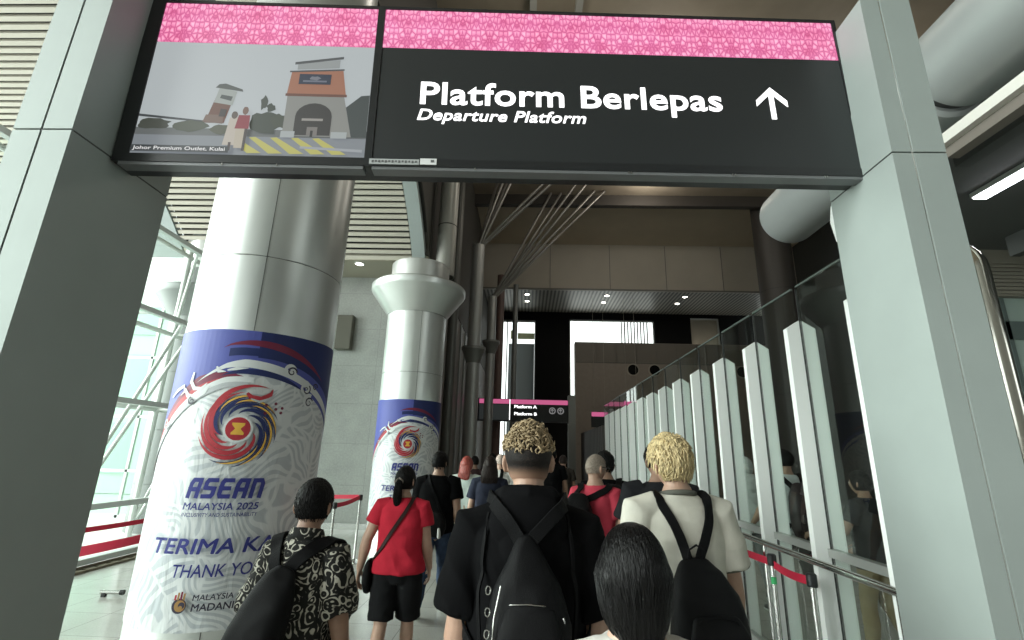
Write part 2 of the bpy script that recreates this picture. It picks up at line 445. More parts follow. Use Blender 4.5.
# side room beyond the partition
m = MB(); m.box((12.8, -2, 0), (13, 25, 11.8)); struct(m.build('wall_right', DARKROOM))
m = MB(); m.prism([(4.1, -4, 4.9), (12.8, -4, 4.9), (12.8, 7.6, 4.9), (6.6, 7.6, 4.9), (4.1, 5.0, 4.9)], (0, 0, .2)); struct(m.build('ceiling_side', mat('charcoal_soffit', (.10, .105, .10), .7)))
m = MB()
for x, ye in ((4.3, 4.4), (6.9, 6.6)): m.box((x, -3, 4.6), (x+.14, ye, 4.9))
m.box((4.3, 2.4, 4.7), (9.3, 2.6, 4.9))
struct(m.build('trim_10', mat('charcoal_beam', (.07, .073, .07), .6)))
m = MB()
for k in range(9): m.box((6.0, 7.0, 4.66-k*.06), (9.3, 7.03, 4.7-k*.06))
m.box((6.0, 7.03, 4.15), (9.3, 7.1, 4.9)); struct(m.build('trim_11', mat('bronze_louvre', (.24, .225, .18), .5)))
wr = empty('window_6', (0, 7.1, 0)); struct(wr)
m = MB()
for x in (6.2, 6.75, 7.1, 7.6, 8.4): m.box((x, 0, 0), (x+.06, .08, 4.15))
for z in (.9, 2.3, 3.5): m.box((6.2, 0, z), (9.3, .09, z+.28 if z == 3.5 else z+.06))
struct(m.build('frame', mat('slate_green_frame', (.10, .13, .12), .4), wr))
m = MB(); m.box((6.2, .03, 0), (9.3, .045, 4.15)); struct(m.build('pane', mat('frosted_green_glass', (.36, .45, .40), .25), wr))
# ------------------------------------------------------------------ gantry pillars
def gantry_pillar(x0, x1, y0, y1, ztop, zs, inner, groove, label):
    o = empty('gantry_pillar', ((x0+x1)/2, (y0+y1)/2, 0)); tag(o, label, 'pillar')
    cx, cy = (x0+x1)/2, (y0+y1)/2
    ins = -1 if inner == x0 else 1
    for nm, za, zb in (('lower_panel', 0, zs-.004), ('upper_panel', zs+.004, ztop)):
        m = MB()
        g = groove
        # front is split by a groove: two flat strips and a box behind
        m.box((x0-cx, y0+.012-cy, za), (x1-cx, y1-cy, zb))
        a, b = sorted((inner, g-ins*0+(.004 if ins < 0 else -.004)*-1*0))
        lo, hi = (x0, g-.005), (g+.005, x1)
        m.box((lo[0]-cx, y0-cy, za), (lo[1]-cx, y0+.012-cy, zb)); m.box((hi[0]-cx, y0-cy, za), (hi[1]-cx, y0+.012-cy, zb))
        m.build(nm, ALU, o)
    m = MB(); m.box((g-.0045-cx, y0+.004-cy, .001), (g+.0045-cx, y0+.011-cy, ztop-.01)); m.build('groove_strip', STEEL if ins < 0 else DARKG, o)
    m = MB(); m.box((x0+.004-cx, y0+.016-cy, zs-.0039), (x1-.004-cx, y1-.004-cy, zs+.0039)); m.build('joint', DARKG, o)
    return o
gantry_pillar(-2.21, -1.95, 1.69, 2.252, 4.5, 2.955, -1.95, -2.083, 'grey aluminium gantry pillar left of the overhead sign')
gantry_pillar(1.60, 1.835, 1.90, 2.345, 3.88, 3.015, 1.60, 1.69, 'grey aluminium gantry pillar right of the overhead sign')

# ------------------------------------------------------------------ overhead sign
yaw, tilt = radians(3.45), radians(1.35)
SR = Matrix.Rotation(yaw, 4, 'Z') @ Matrix.Rotation(-tilt, 4, 'Y')
sign = empty('overhead_sign'); sign.matrix_world = Matrix.Translation((-1.885, 1.88, 2.962)) @ SR
tag(sign, 'wide black overhead sign with pink strips hung between the near gantry pillars', 'sign')
# local: x along, z up, front at y=0 facing -y
m = MB(); m.box((-.05, .012, -.03), (3.52, .13, .915)); m.box((-.05, 0, -.03), (3.52, .012, .012)); m.box((-.05, 0, .899), (3.52, .012, .915))
m.box((-.05, 0, .012), (.022, .012, .899)); m.box((1.102, 0, .012), (1.138, .012, .899)); m.box((3.50, 0, .012), (3.52, .012, .899))
m.build('housing', SIGNB, sign)
m = MB(); m.box((-.02, .004, -.046), (1.1, .06, -.03)); m.box((1.14, .004, -.046), (3.5, .06, -.03)); m.build('lower_rail', mat('dark_grey_extrusion', (.17, .175, .18), .35, .4), sign)
for x, z in ((.45, -.037), (.7, -.034), (1.62, -.034), (2.35, -.037), (2.362, -.037), (2.85, -.037), (2.865, -.037), (3.3, -.037), (3.312, -.037)): m = MB(); m.box((x, .0, z-.004), (x+.006, .006, z+.006)); m.build('screw', STEEL, sign)
# pink strip with songket-like ornament
def pink_mat(name, st):
    m_, nt, b = new_mat(name)
    tc = nt.nodes.new('ShaderNodeTexCoord'); sep = nt.nodes.new('ShaderNodeSeparateXYZ'); nt.links.new(tc.outputs['Object'], sep.inputs[0])
    def M(op, a, b_=None):
        n = nt.nodes.new('ShaderNodeMath'); n.operation = op
        for i, v in enumerate((a, b_)):
            if v is None: continue
            if isinstance(v, (int, float)): n.inputs[i].default_value = v
            else: nt.links.new(v, n.inputs[i])
        return n.outputs[0]
    x, z = sep.outputs[0], sep.outputs[2]
    pp = M('PINGPONG', x, .07)
    cb = nt.nodes.new('ShaderNodeCombineXYZ'); nt.links.new(pp, cb.inputs[0]); nt.links.new(M('MULTIPLY', z, .55), cb.inputs[2])
    vo = nt.nodes.new('ShaderNodeTexVoronoi'); vo.feature = 'DISTANCE_TO_EDGE'; vo.inputs['Scale'].default_value = 46; vo.inputs['Randomness'].default_value = .75
    nt.links.new(cb.outputs[0], vo.inputs['Vector'])
    rp = nt.nodes.new('ShaderNodeValToRGB')
    e = rp.color_ramp.elements; e[0].position = 0.02; e[0].color = (.62, .10, .27, 1); e[1].position = .30; e[1].color = (1, .50, .68, 1)
    e2 = e.new(.12); e2.color = (.90, .26, .48, 1)
    nt.links.new(vo.outputs['Distance'], rp.inputs['Fac'])
    nz = nt.nodes.new('ShaderNodeTexNoise'); nz.inputs['Scale'].default_value = 7; nt.links.new(tc.outputs['Object'], nz.inputs['Vector'])
    mx = nt.nodes.new('ShaderNodeMix'); mx.data_type = 'RGBA'; mx.blend_type = 'SOFT_LIGHT'; mx.inputs[0].default_value = .7
    nt.links.new(rp.outputs['Color'], mx.inputs[6]); nt.links.new(nz.outputs['Fac'], mx.inputs[7])
    nt.links.new(mx.outputs[2], b.inputs['Emission Color']); b.inputs['Emission Strength'].default_value = st
    b.inputs['Base Color'].default_value = (.05, .02, .03, 1); b.inputs['Roughness'].default_value = .4
    return m_
PINK = pink_mat('pink_backlit_ornament', .82)
def panel2(u0, v0, u1, v1, mt, name, par, y=.004, d=.01):
    m = MB(); m.box((u0, y, v0), (u1, y+d, v1)); return m.build(name, mt, par)
p = panel2(.023, .657, 1.101, .897, PINK, 'pink_strip', sign); p['label'] = 'short pink ornamented strip above the video screen'
p = panel2(1.140, .657, 3.498, .897, PINK, 'pink_strip', sign); p['label'] = 'long pink ornamented strip above the lettering'
panel2(1.140, .012, 3.498, .655, mat('sign_face', (.016, .018, .019), .38), 'black_face', sign)
TXT = emit('white_backlit_lettering', (1, 1, 1), 1.6)
def letter(par, body, u, v, cap, width, mt, name, bold=0, shear=0, y=.002, d=.003, spacing=1.):
    vv, ff = text_mesh(body, cap, width, bold, shear, spacing=spacing)
    if ' ' in body and not bold < 0:       # one mesh per word: cut at the widest gaps
        iv = sorted((min(vv[i][0] for i in f), max(vv[i][0] for i in f)) for f in ff); gaps = []; hi = iv[0][1]
        for a, b in iv:
            if a > hi: gaps.append((a-hi, (a+hi)/2))
            hi = max(hi, b)
        cuts = sorted(g[1] for g in sorted(gaps)[-body.count(' '):])
        groups = [[] for _ in range(len(cuts)+1)]
        for f in ff: groups[sum(vv[f[0]][0] > c for c in cuts)].append(f)
    else: groups = [ff]
    for g in groups:
        o = letter_mesh(vv, g, u, v, y, d).build(name, mt, par)
    return o
def letter_mesh(vv, ff, u, v, y, d):
    bm = bmesh.new(); used = sorted({i for f in ff for i in f}); vs = {i: bm.verts.new((u+vv[i][0], y+d, v+vv[i][1])) for i in used}
    for f in ff:
        try: bm.faces.new([vs[i] for i in f])
        except ValueError: pass
    r = bmesh.ops.extrude_face_region(bm, geom=bm.faces[:])
    for e in r['geom']:
        if isinstance(e, bmesh.types.BMVert): e.co.y -= d
    m = MB(); m.bm(bm)
    return m
letter(sign, 'Platform Berlepas', 1.345, .325, .132, 1.505, TXT, 'lettering', .018, spacing=1.04)
letter(sign, 'Departure Platform', 1.336, .232, .064, .825, TXT, 'lettering', .016, .22, spacing=1.04)
m = MB()   # arrow up
def arrow(m, cx, cz, s, y=.001):
    d = (0, .003, 0); t = .13*s
    m.prism([(cx-t/2, y, cz-.5*s), (cx+t/2, y, cz-.5*s), (cx+t/2, y, cz+.36*s), (cx-t/2, y, cz+.36*s)], d)
    for q in (-1, 1):
        m.prism([(cx, y, cz+.5*s), (cx+q*.42*s, y, cz+.08*s), (cx+q*.42*s, y, cz-.11*s), (cx, y, cz+.31*s)][::q], d)
arrow(m, 3.105, .378, .188); m.build('arrow', TXT, sign)
m = MB(); m.box((1.128, -.004, -.022), (1.36, .002, .006)); m.build('sticker', mat('grey_sticker', (.35, .36, .36), .5), sign)
m = MB(); m.box((1.365, -.004, -.02), (1.442, .002, .012)); m.build('sticker', mat('white_sticker', (.6, .6, .6), .5), sign)
m = MB()
for k in range(14): m.box((1.14+k*.0155, -.006, -.014+.003*(k % 2)), (1.149+k*.0155, -.0035, -.002))
INKM = mat('sticker_ink', (.10, .10, .10), .6); m.build('sticker_print', INKM, sign)
m = MB(); m.box((1.415, -.006, -.008), (1.43, -.0035, .004)); m.build('sticker_symbol', INKM, sign)

# video screen: flat picture of a shopping street
scr = panel2(.023, .013, 1.101, .652, emit('screen_sky', (.34, .37, .38), .95), 'video_screen', sign)
_lay = [0]
def pic(poly, col, st=.75):
    _lay[0] += 1
    y = .0038-_lay[0]*.00022
    m = MB(); m.prism([(a, y, b) for a, b in poly], (0, .0002, 0)); return (m, emit('screen_tone', col, st))
def pics(items, name):
    M_ = MB(); mats = []
    for poly, col in items:
        _lay[0] += 1; y = .0038-_lay[0]*.00025
        key = tuple(col)
        if key not in [k for k, _ in mats]: mats.append((key, emit('screen_tone', col, .78)))
        mi = [k for k, _ in mats].index(key)
        M_.prism([(a, y, b) for a, b in poly], (0, .0002, 0), mi)
    return M_.build(name, [q for _, q in mats], scr)
def blob(cx, cy, rx, ry, n=14, j=.25, seed=1):
    rr = random.Random(seed)
    return [(cx+rx*cos(2*pi*k/n)*(1-j*rr.random()), cy+ry*sin(2*pi*k/n)*(1-j*rr.random())) for k in range(n)]
def rect(a, b, c, d): return [(a, b), (c, b), (c, d), (a, d)]
it = [(rect(.023, .10, 1.101, .155), (.12, .13, .13)), (rect(.023, .013, 1.101, .115), (.20, .22, .24)),
      ([(.023, .215), (.36, .185), (.36, .195), (.023, .228)], (.05, .055, .06)),
      (blob(.10, .175, .09, .035, 16, .3, 2), (.055, .06, .05)), (blob(.27, .165, .10, .035, 16, .3, 3), (.07, .08, .06)),
      (blob(.42, .15, .06, .03, 16, .3, 5), (.08, .085, .06))]
tw = [([(.335, .185), (.425, .185), (.445, .30), (.365, .33)], (.13, .065, .05)), ([(.36, .30), (.45, .285), (.462, .365), (.375, .385)], (.30, .33, .31)),
      ([(.355, .385), (.49, .365), (.485, .378), (.40, .41), (.37, .405)], (.08, .09, .085)), ([(.385, .325), (.44, .31), (.445, .335), (.39, .345)], (.07, .08, .08)), ([(.325, .19), (.42, .18), (.42, .23), (.335, .23)], (.16, .11, .09)),
      ([(.395, .22), (.425, .22), (.43, .26), (.40, .265)], (.05, .045, .045))]
pics(it, 'street_picture'); pics(tw, 'street_picture')
tr = [(blob(.62, .19, .085, .075, 20, .35, 8), (.05, .06, .05)), (blob(.60, .30, .022, .05, 12, .5, 9), (.06, .07, .06)), (blob(.635, .275, .03, .03, 12, .5, 10), (.05, .06, .05)), (blob(.685, .20, .05, .05, 14, .4, 4), (.055, .065, .05))]
pics(tr, 'street_picture')
gt = [([(.985, .12), (1.101, .12), (1.101, .36), (1.06, .355), (.975, .27)], (.045, .055, .055)),
      ([(.705, .12), (1.03, .12), (.975, .36), (.705, .36)], (.22, .225, .21)),
      ([(.70, .355), (.985, .355), (.96, .50), (.71, .485)], (.30, .135, .085)), ([(.695, .345), (.99, .345), (.99, .36), (.695, .36)], (.13, .06, .045)),
      ([(.735, .50), (.94, .515), (.94, .565), (.735, .535)], (.26, .28, .28)), ([(.72, .53), (.955, .57), (.955, .585), (.72, .545)], (.07, .075, .08)), ([(.70, .483), (.965, .50), (.965, .51), (.70, .492)], (.07, .07, .075)),
      (rect(.75, .415, .905, .475), (.022, .03, .055)), (rect(.77, .428, .885, .438), (.14, .15, .19)), (blob(.825, .45, .035, .014, 12, .4, 3), (.16, .17, .2)),
      ([(.757, .125), (.93, .125), (.93, .23)]+[(.8435+.0865*cos(t_*pi/10), .23+.075*sin(t_*pi/10)) for t_ in range(1, 10)]+[(.757, .23)], (.035, .033, .033)),
      (rect(.79, .205, .89, .218), (.28, .27, .25)), (rect(.70, .11, .765, .145), (.33, .36, .36)), (rect(.935, .11, 1.01, .145), (.33, .36, .36)), (rect(.82, .125, .87, .17), (.17, .16, .15)), (rect(.838, .115, .85, .15), (.02, .02, .02))]
pics(gt, 'street_picture')
zb = []
for k in range(5):
    x = .44+k*.098
    zb.append(([(x+.12, .02), (x+.02+.0, .105), (x+.06-.01, .108), (x+.205-.02, .022)], (.42, .40, .11)))
zb.append(([(.80, .05), (1.09, .035), (1.09, .05), (.80, .062)], (.30, .32, .34)))
pics(zb, 'street_picture')
pp_ = [([(.44, .06), (.50, .06), (.495, .215), (.455, .21)], (.42, .38, .33)), (blob(.475, .225, .016, .022, 12, .1), (.10, .08, .07)),
       ([(.495, .045), (.535, .045), (.545, .17), (.49, .17)], (.40, .36, .29)), ([(.485, .15), (.55, .15), (.548, .225), (.495, .225)], (.22, .04, .055)), (blob(.523, .25, .015, .024, 12, .1), (.16, .10, .08)),
       (rect(.468, .03, .48, .075), (.07, .05, .05)), (rect(.533, .03, .546, .15), (.06, .05, .05))]
pics(pp_, 'street_picture')
pics([(rect(.03, .018, .475, .052), (.035, .04, .045))], 'caption_band')
letter(scr, 'Johor Premium Outlet, Kulai', .04, .027, .019, .42, emit('caption_white', (.8, .8, .8), .7), 'caption', .012, y=-.009, d=.0005)

# ------------------------------------------------------------------ columns with banner
CB = bpy.data.materials
def disc_col(name, x, y, r, label, ztop, cap=True, rcap=.985, AM=None):
    AM = AM or ALU2
    o = empty(name, (x, y, 0)); tag(o, label, 'column')
    m = MB()
    for za, zb in ((0.0, .9), (.905, 1.95), (1.955, 3.15), (3.155, 4.38)):
        m.lathe([(r-.006, za), (r, za+.004), (r, zb-.004), (r-.006, zb)], n=72)
    m.build('shaft', AM, o, 40)
    m = MB(); m.lathe([(r-.005, 0), (r-.005, 4.4)], n=48)
    for a in (-66, 24, 114, 204):
        t = radians(a-2)
        m.box((-.003, -.001, 0), (.003, .002, 4.38)); n = 8
        vs = m.v[-n:]; m.v[-n:] = [((r)*cos(t)-vx*sin(t)+vy*cos(t), (r)*sin(t)+vx*cos(t)+vy*sin(t), vz) for vx, vy, vz in vs]
    m.build('seam', mat('column_seam', (.12, .12, .115), .6), o)
    if cap:
        m = MB(); m.lathe([(r+.01, 4.38), (r+.03, 4.42), (rcap-.02, 4.86), (rcap, 4.90), (rcap, 5.0), (rcap-.03, 5.03), (r+.02, 5.03)], n=72)
        m.build('capital', AM, o, 30)
        m = MB(); m.lathe([(r, 5.03), (r, 5.5), (r-.02, 5.52), (.01, 5.52)], n=64); m.build('drum', AM, o, 40)
    if ztop:
        m = MB(); m.lathe([(r, 5.5), (r, ztop)], n=64); m.build('upper_shaft', ALU2, o, 40)
    return o
c1 = disc_col('column', -2.32, 4.05, .575, 'near round aluminium column carrying the larger conference banner', 7.9)
c2 = disc_col('column', -2.35, 9.7, .61, 'round aluminium column with flared capital against the grey stone wall', 0)
c3 = disc_col('column', -7.45, 10.4, .62, 'pale round column with flared capital by the left windows', 6.5, AM=mat('shaded_aluminium', (.17, .18, .175), .5, .3))  # darker copy of the column metal, with shade put into the colour
m = MB(); m.lathe([(.22, 5.5), (.22, 11.7)], c=(.42, .5), n=32); sh = m.build('upper_shaft', mat('dim_aluminium', (.34, .34, .31), .4, .4), c2, 40)
m = MB()
for z in (6.75, 8.0): m.lathe([(.221, z-.012), (.225, z), (.221, z+.012)], c=(.42, .5), n=32)
m.build('seam', DARKG, c2)

# banner fabric
bmat, nt, b = new_mat('printed_banner')
tc = nt.nodes.new('ShaderNodeTexCoord'); uvn = tc.outputs['UV']
nz = nt.nodes.new('ShaderNodeTexNoise'); nz.inputs['Scale'].default_value = 2.2; nz.inputs['Detail'].default_value = 1; nt.links.new(uvn, nz.inputs['Vector'])
ad = nt.nodes.new('ShaderNodeMix'); ad.data_type = 'VECTOR'; ad.inputs[0].default_value = .38
nt.links.new(uvn, ad.inputs[4]); nt.links.new(nz.outputs['Color'], ad.inputs[5])
vo = nt.nodes.new('ShaderNodeTexVoronoi'); vo.inputs['Scale'].default_value = 5.6; nt.links.new(ad.outputs[1], vo.inputs['Vector'])
# leaf veins: stripes turned by cell colour
ml = nt.nodes.new('ShaderNodeVectorRotate'); ml.rotation_type = 'Z_AXIS'
sp = nt.nodes.new('ShaderNodeSeparateColor'); nt.links.new(vo.outputs['Color'], sp.inputs[0])
an = nt.nodes.new('ShaderNodeMath'); an.operation = 'MULTIPLY'; an.inputs[1].default_value = 6.28; nt.links.new(sp.outputs[0], an.inputs[0])
nt.links.new(ad.outputs[1], ml.inputs['Vector']); nt.links.new(an.outputs[0], ml.inputs['Angle'])
wv = nt.nodes.new('ShaderNodeTexWave'); wv.inputs['Scale'].default_value = 9; wv.inputs['Distortion'].default_value = 1.6; wv.inputs['Detail'].default_value = 1; wv.inputs['Detail Scale'].default_value = 1.2
nt.links.new(ml.outputs[0], wv.inputs['Vector'])
r1 = nt.nodes.new('ShaderNodeValToRGB'); r1.color_ramp.elements[0].position = .42; r1.color_ramp.elements[1].position = .58
r1.color_ramp.elements[0].color = (.46, .49, .52, 1); r1.color_ramp.elements[1].color = (.64, .66, .67, 1)
nt.links.new(wv.outputs['Fac'], r1.inputs['Fac'])
ed = nt.nodes.new('ShaderNodeTexVoronoi'); ed.feature = 'DISTANCE_TO_EDGE'; ed.inputs['Scale'].default_value = 5.6; nt.links.new(ad.outputs[1], ed.inputs['Vector'])
r2 = nt.nodes.new('ShaderNodeValToRGB'); r2.color_ramp.elements[0].position = .03; r2.color_ramp.elements[1].position = .07; nt.links.new(ed.outputs['Distance'], r2.inputs['Fac'])
mx = nt.nodes.new('ShaderNodeMix'); mx.data_type = 'RGBA'; mx.inputs[6].default_value = (.67, .69, .70, 1)
nt.links.new(r2.outputs['Color'], mx.inputs[0]); nt.links.new(r1.outputs['Color'], mx.inputs[7]); nt.links.new(mx.outputs[2], b.inputs['Base Color'])
b.inputs['Roughness'].default_value = .32
n3 = nt.nodes.new('ShaderNodeTexNoise'); n3.inputs['Scale'].default_value = 2.5; n3.inputs['Detail'].default_value = 3; n3.inputs['Distortion'].default_value = 1.2
mp = nt.nodes.new('ShaderNodeMapping'); mp.inputs['Scale'].default_value = (3, 1, .5); nt.links.new(uvn, mp.inputs['Vector']); nt.links.new(mp.outputs[0], n3.inputs['Vector'])
bp = nt.nodes.new('ShaderNodeBump'); bp.inputs['Strength'].default_value = .35; bp.inputs['Distance'].default_value = .03
nt.links.new(n3.outputs['Fac'], bp.inputs['Height']); nt.links.new(bp.outputs['Normal'], b.inputs['Normal'])
def ink(n, c): return mat(n, c, .5, 0, .3, bump=.15, bscale=5)
INK = dict(blue=ink('ink_blue', (.085, .10, .36)), navy=ink('ink_navy', (.018, .028, .115)), red=ink('ink_red', (.42, .035, .05)), maroon=ink('ink_maroon', (.17, .02, .05)),
           white=ink('ink_white', (.67, .69, .70)), yellow=ink('ink_yellow', (.75, .44, .07)), grey=ink('ink_grey', (.45, .47, .49)), text=ink('ink_text', (.035, .04, .22)), dark=ink('ink_dark', (.04, .035, .06)), gold=ink('ink_gold', (.35, .2, .07)))

def bend_mesh(polys, a0, r):
    """polys: (verts2d, faces) in (arc length, height) -> wrapped round a column"""
    v2, f2 = polys
    bm = bmesh.new(); vs = [bm.verts.new((x, 0, z)) for x, z in v2]
    for f in f2:
        try: bm.faces.new([vs[i] for i in f])
        except ValueError: pass
    xs = [v[0] for v in v2]; x = math.floor(min(xs)/.04)*.04
    while x < max(xs):
        bmesh.ops.bisect_plane(bm, geom=bm.verts[:]+bm.edges[:]+bm.faces[:], plane_co=(x, 0, 0), plane_no=(1, 0, 0), dist=1e-6); x += .04
    for v in bm.verts:
        a = a0+v.co.x/r; v.co = (r*cos(a), r*sin(a), v.co.z)
    return bm
def banner(col, a_deg, z0, z1, label, colr=.62):
    a0 = radians(a_deg); r0 = colr+.006
    o = empty('column_banner', col.location); tag(o, label, 'banner', None)
    # fabric with uv
    m = MB(); n = 90; A = radians(104)
    m.lathe([(r0-.004, z0), (r0, z0), (r0, z1), (r0-.004, z1)], n=n, a0=a0-A, a1=a0+A)
    fab = m.build('fabric', bmat, o, 60)
    uvl = fab.data.uv_layers.new(name='UVMap')
    for lp in fab.data.loops:
        c = fab.data.vertices[lp.vertex_index].co
        d = atan2(c.y, c.x)-a0; d = (d+pi) % (2*pi)-pi
        uvl.data[lp.index].uv = (d*r0+2, c.z)
    lay = [0]
    def put(items, name, step=.0006):
        """items: list of (verts,faces,colour)"""
        if name == 'lettering' and len(items) == 1 and len(items[0][1]) > 60:      # separate words
            v2, f2, c = items[0]; iv = sorted((min(v2[i][0] for i in f), max(v2[i][0] for i in f)) for f in f2); gaps = []; hi = iv[0][1]
            for a, b_ in iv:
                if a > hi: gaps.append((a-hi, (a+hi)/2))
                hi = max(hi, b_)
            gaps.sort()
            if gaps and gaps[-1][0] > .03:
                for side in (0, 1):
                    ff = [f for f in f2 if (v2[f[0]][0] > gaps[-1][1]) == bool(side)]; us = sorted({i for f in ff for i in f}); mp_ = {i: k for k, i in enumerate(us)}
                    o_ = put([([v2[i] for i in us], [tuple(mp_[i] for i in f) for f in ff], c)], 'lettering ', step)
                    o_.name = 'lettering'
                return
        M_ = MB(); keys = []
        for v2, f2, c in items:
            lay[0] += 1
            if c not in keys: keys.append(c)
            M_.bm(bend_mesh((v2, f2), a0, r0+.001+lay[0]*step), keys.index(c))
        return M_.build(name, [INK[k] for k in keys], o)
    def strip(pts, c):            # pts: (x, z, halfwidth)
        vs = []; n_ = len(pts)
        for i, (x, z, w) in enumerate(pts):
            x2, z2, _ = pts[min(i+1, n_-1)]; x1, z1_, _ = pts[max(i-1, 0)]
            l = math.hypot(x2-x1, z2-z1_) or 1; nx, nz_ = -(z2-z1_)/l, (x2-x1)/l
            vs += [(x+nx*w, z+nz_*w), (x-nx*w, z-nz_*w)]
        return (vs, [(2*i, 2*i+1, 2*i+3, 2*i+2) for i in range(n_-1)], c)
    L, Rr = -1.13, 1.13
    # wave: z of the arch as function of x
    def arch(x, off=0): return 2.20+off-.30*(x+.02)**2*(2.6 if x < 0 else 1.45)-.18*max(0, -x-.15)
    xs = [L+(Rr-L)*i/60 for i in range(61)]
    def region(fa, fb, c, x0=L, x1=Rr):
        X = [x0+(x1-x0)*i/50 for i in range(51)]
        vs = [(x, fa(x)) for x in X]+[(x, fb(x)) for x in X]
        return (vs, [(i, i+1, 51+i+1, 51+i) for i in range(50)], c)
    top = z1-.002
    it = [region(lambda x: min(top-.001, arch(x, .0)), lambda x: top, 'blue'),
          region(lambda x: min(top-.001, arch(x, .13)+.05*x), lambda x: top, 'navy', .05, Rr),
          region(lambda x: min(top-.01, arch(x, .14)+.09*max(0, x)), lambda x: min(top-.004, arch(x, .20)+.09*max(0, x)), 'navy', -.15, .75),
          region(lambda x: min(top-.02, arch(x, .22)-.02*x), lambda x: min(top-.012, arch(x, .22)-.02*x+.055*max(0, 1-((x-.22)/.42)**2)), 'maroon', -.2, .64),
          region(lambda x: arch(x, -.02), lambda x: arch(x, -.02)+.11*max(0, min(1, (-x-.02)*3)), 'maroon', L, -.02),
          region(lambda x: arch(x, -.03), lambda x: arch(x, -.03)+.07*max(0, min(1, (-x-.1)*2.5)), 'red', L, -.1),
          region(lambda x: arch(x, .0)-.0, lambda x: arch(x, .0)+.045*max(0, 1-((x-.12)/.30)**2), 'navy', -.18, .42),
          region(lambda x: arch(x, .05)-.03*max(0, x), lambda x: arch(x, .05)-.03*max(0, x)+.06*min(1, max(0, x+.36)*3), 'white', -.36, Rr),
          region(lambda x: arch(x, -.06), lambda x: arch(x, -.02), 'white', L, .05),
          region(lambda x: arch(x, -.10), lambda x: arch(x, -.06), 'grey', L, .02)]
    put(it, 'printed_wave')
    # curls and vines
    def spiral(cx, cz, r, turns, c, w=.012, s=1, ph=0):
        P = []
        for i in range(28):
            t = i/27; a = ph+s*t*turns*2*pi; rr = r*(1-.8*t); P.append((cx+rr*cos(a), cz+rr*sin(a), w*(1-.5*t)))
        return strip(P, c)
    def vine(pts, c, w): return strip([(x, z, w*sin(pi*(.15+.8*i/(len(pts)-1)))) for i, (x, z) in enumerate(pts)], c)
    it = [vine([(-.62, 2.02), (-.55, 2.07), (-.48, 2.10), (-.46, 2.06), (-.50, 2.03)], 'white', .014), vine([(-.40, 2.20), (-.41, 2.13), (-.37, 2.08), (-.31, 2.08), (-.27, 2.12)], 'white', .016),
          vine([(-.46, 2.08), (-.42, 2.03), (-.35, 2.01), (-.28, 2.05), (-.25, 2.10)], 'white', .018), vine([(-.22, 2.245), (-.2, 2.21), (-.15, 2.21)], 'white', .014), vine([(-.14, 2.22), (-.08, 2.235), (0, 2.245)], 'white', .012),
          spiral(.29, 2.26, .045, 1.4, 'white', .016, 1, -.5), spiral(.31, 2.25, .04, 1.2, 'dark', .007, 1, 0), spiral(.44, 2.14, .05, 1.4, 'white', .016, -1, 2), spiral(.46, 2.13, .04, 1.2, 'dark', .006, -1, 1),
          spiral(.49, 2.04, .05, 1.4, 'white', .016, 1, 1), spiral(.50, 2.03, .042, 1.2, 'dark', .006, 1, .4), spiral(.55, 2.16, .03, 1.3, 'dark', .006, 1, 0), spiral(-.62, 1.83, .045, 1.3, 'grey', .009, -1, 0), spiral(-.37, 1.99, .03, 1.2, 'dark', .007, 1, 2),
          vine([(.02, 2.06), (.05, 2.03), (.12, 2.02), (.18, 2.06), (.19, 2.10)], 'red', .02), vine([(.05, 2.02), (.11, 2.0), (.18, 2.03), (.22, 2.08)], 'grey', .01),
          vine([(.26, 1.99), (.33, 1.96), (.41, 1.98), (.46, 2.03)], 'white', .014)]
    put(it, 'printed_vines')
    # emblem
    CX, CZ, RO = 0.0, 1.80, .265
    def blade(a_in, a_out, r_in, r_out, wid, c, skew=0., endr=None):
        P = []
        for i in range(25):
            t = i/24; a = radians(a_in+(a_out-a_in)*t); rr = r_in+(r_out-r_in)*(t**.8)
            P.append((CX+rr*cos(a), CZ+rr*sin(a), wid*max(.02, sin(pi*min(1, t**(1.0+skew)))**.8)))
        return strip(P, c)
    it = []
    it.append(blade(205, 62, .105, .345, .020, 'red', -.1))           # long tail blade
    for ao in (92, 126, 160, 196):
        it.append(blade(ao+150, ao-4, .105, RO, .0155, 'red', -.15))
    for ao in (56, 20, -16, -52, -88, -122):
        it.append(blade(ao+150, ao-4, .105, RO, .016, 'navy', -.15))
        it.append(blade(ao+85, ao+8, .178, RO-.008, .0075, 'yellow'))
    def dsk(x, z, r, c): return ([(x, z)]+[(x+r*cos(2*pi*i/28), z+r*sin(2*pi*i/28)) for i in range(28)], [(0, i+1, (i+1) % 28+1) for i in range(28)], c)
    it.append(dsk(CX, CZ, .098, 'white')); it.append(dsk(CX, CZ, .082, 'red'))
    it.append(([(-.042, 1.842), (.042, 1.842), (.042, 1.828), (.018, 1.80), (.042, 1.772), (.042, 1.758), (-.042, 1.758), (-.042, 1.772), (-.018, 1.80), (-.042, 1.828)], [tuple(range(10))], 'yellow'))
    for x, z in ((.16, 2.0-.02), (.16, 1.94-.02), (.23, 1.955), (.225, 1.995), (.275, 1.965), (.27, 1.93)): it.append(dsk(x, z, .011, 'maroon'))
    put(it, 'emblem', .00035)
    # lettering
    def T(body, cx, z, cap, width, c, bold, shear=0):
        vv, ff = text_mesh(body, cap, width, 0, shear, align='CENTER', heavy=bold*1.3)
        return ([(cx+a, z+b_) for a, b_ in vv], ff, c)
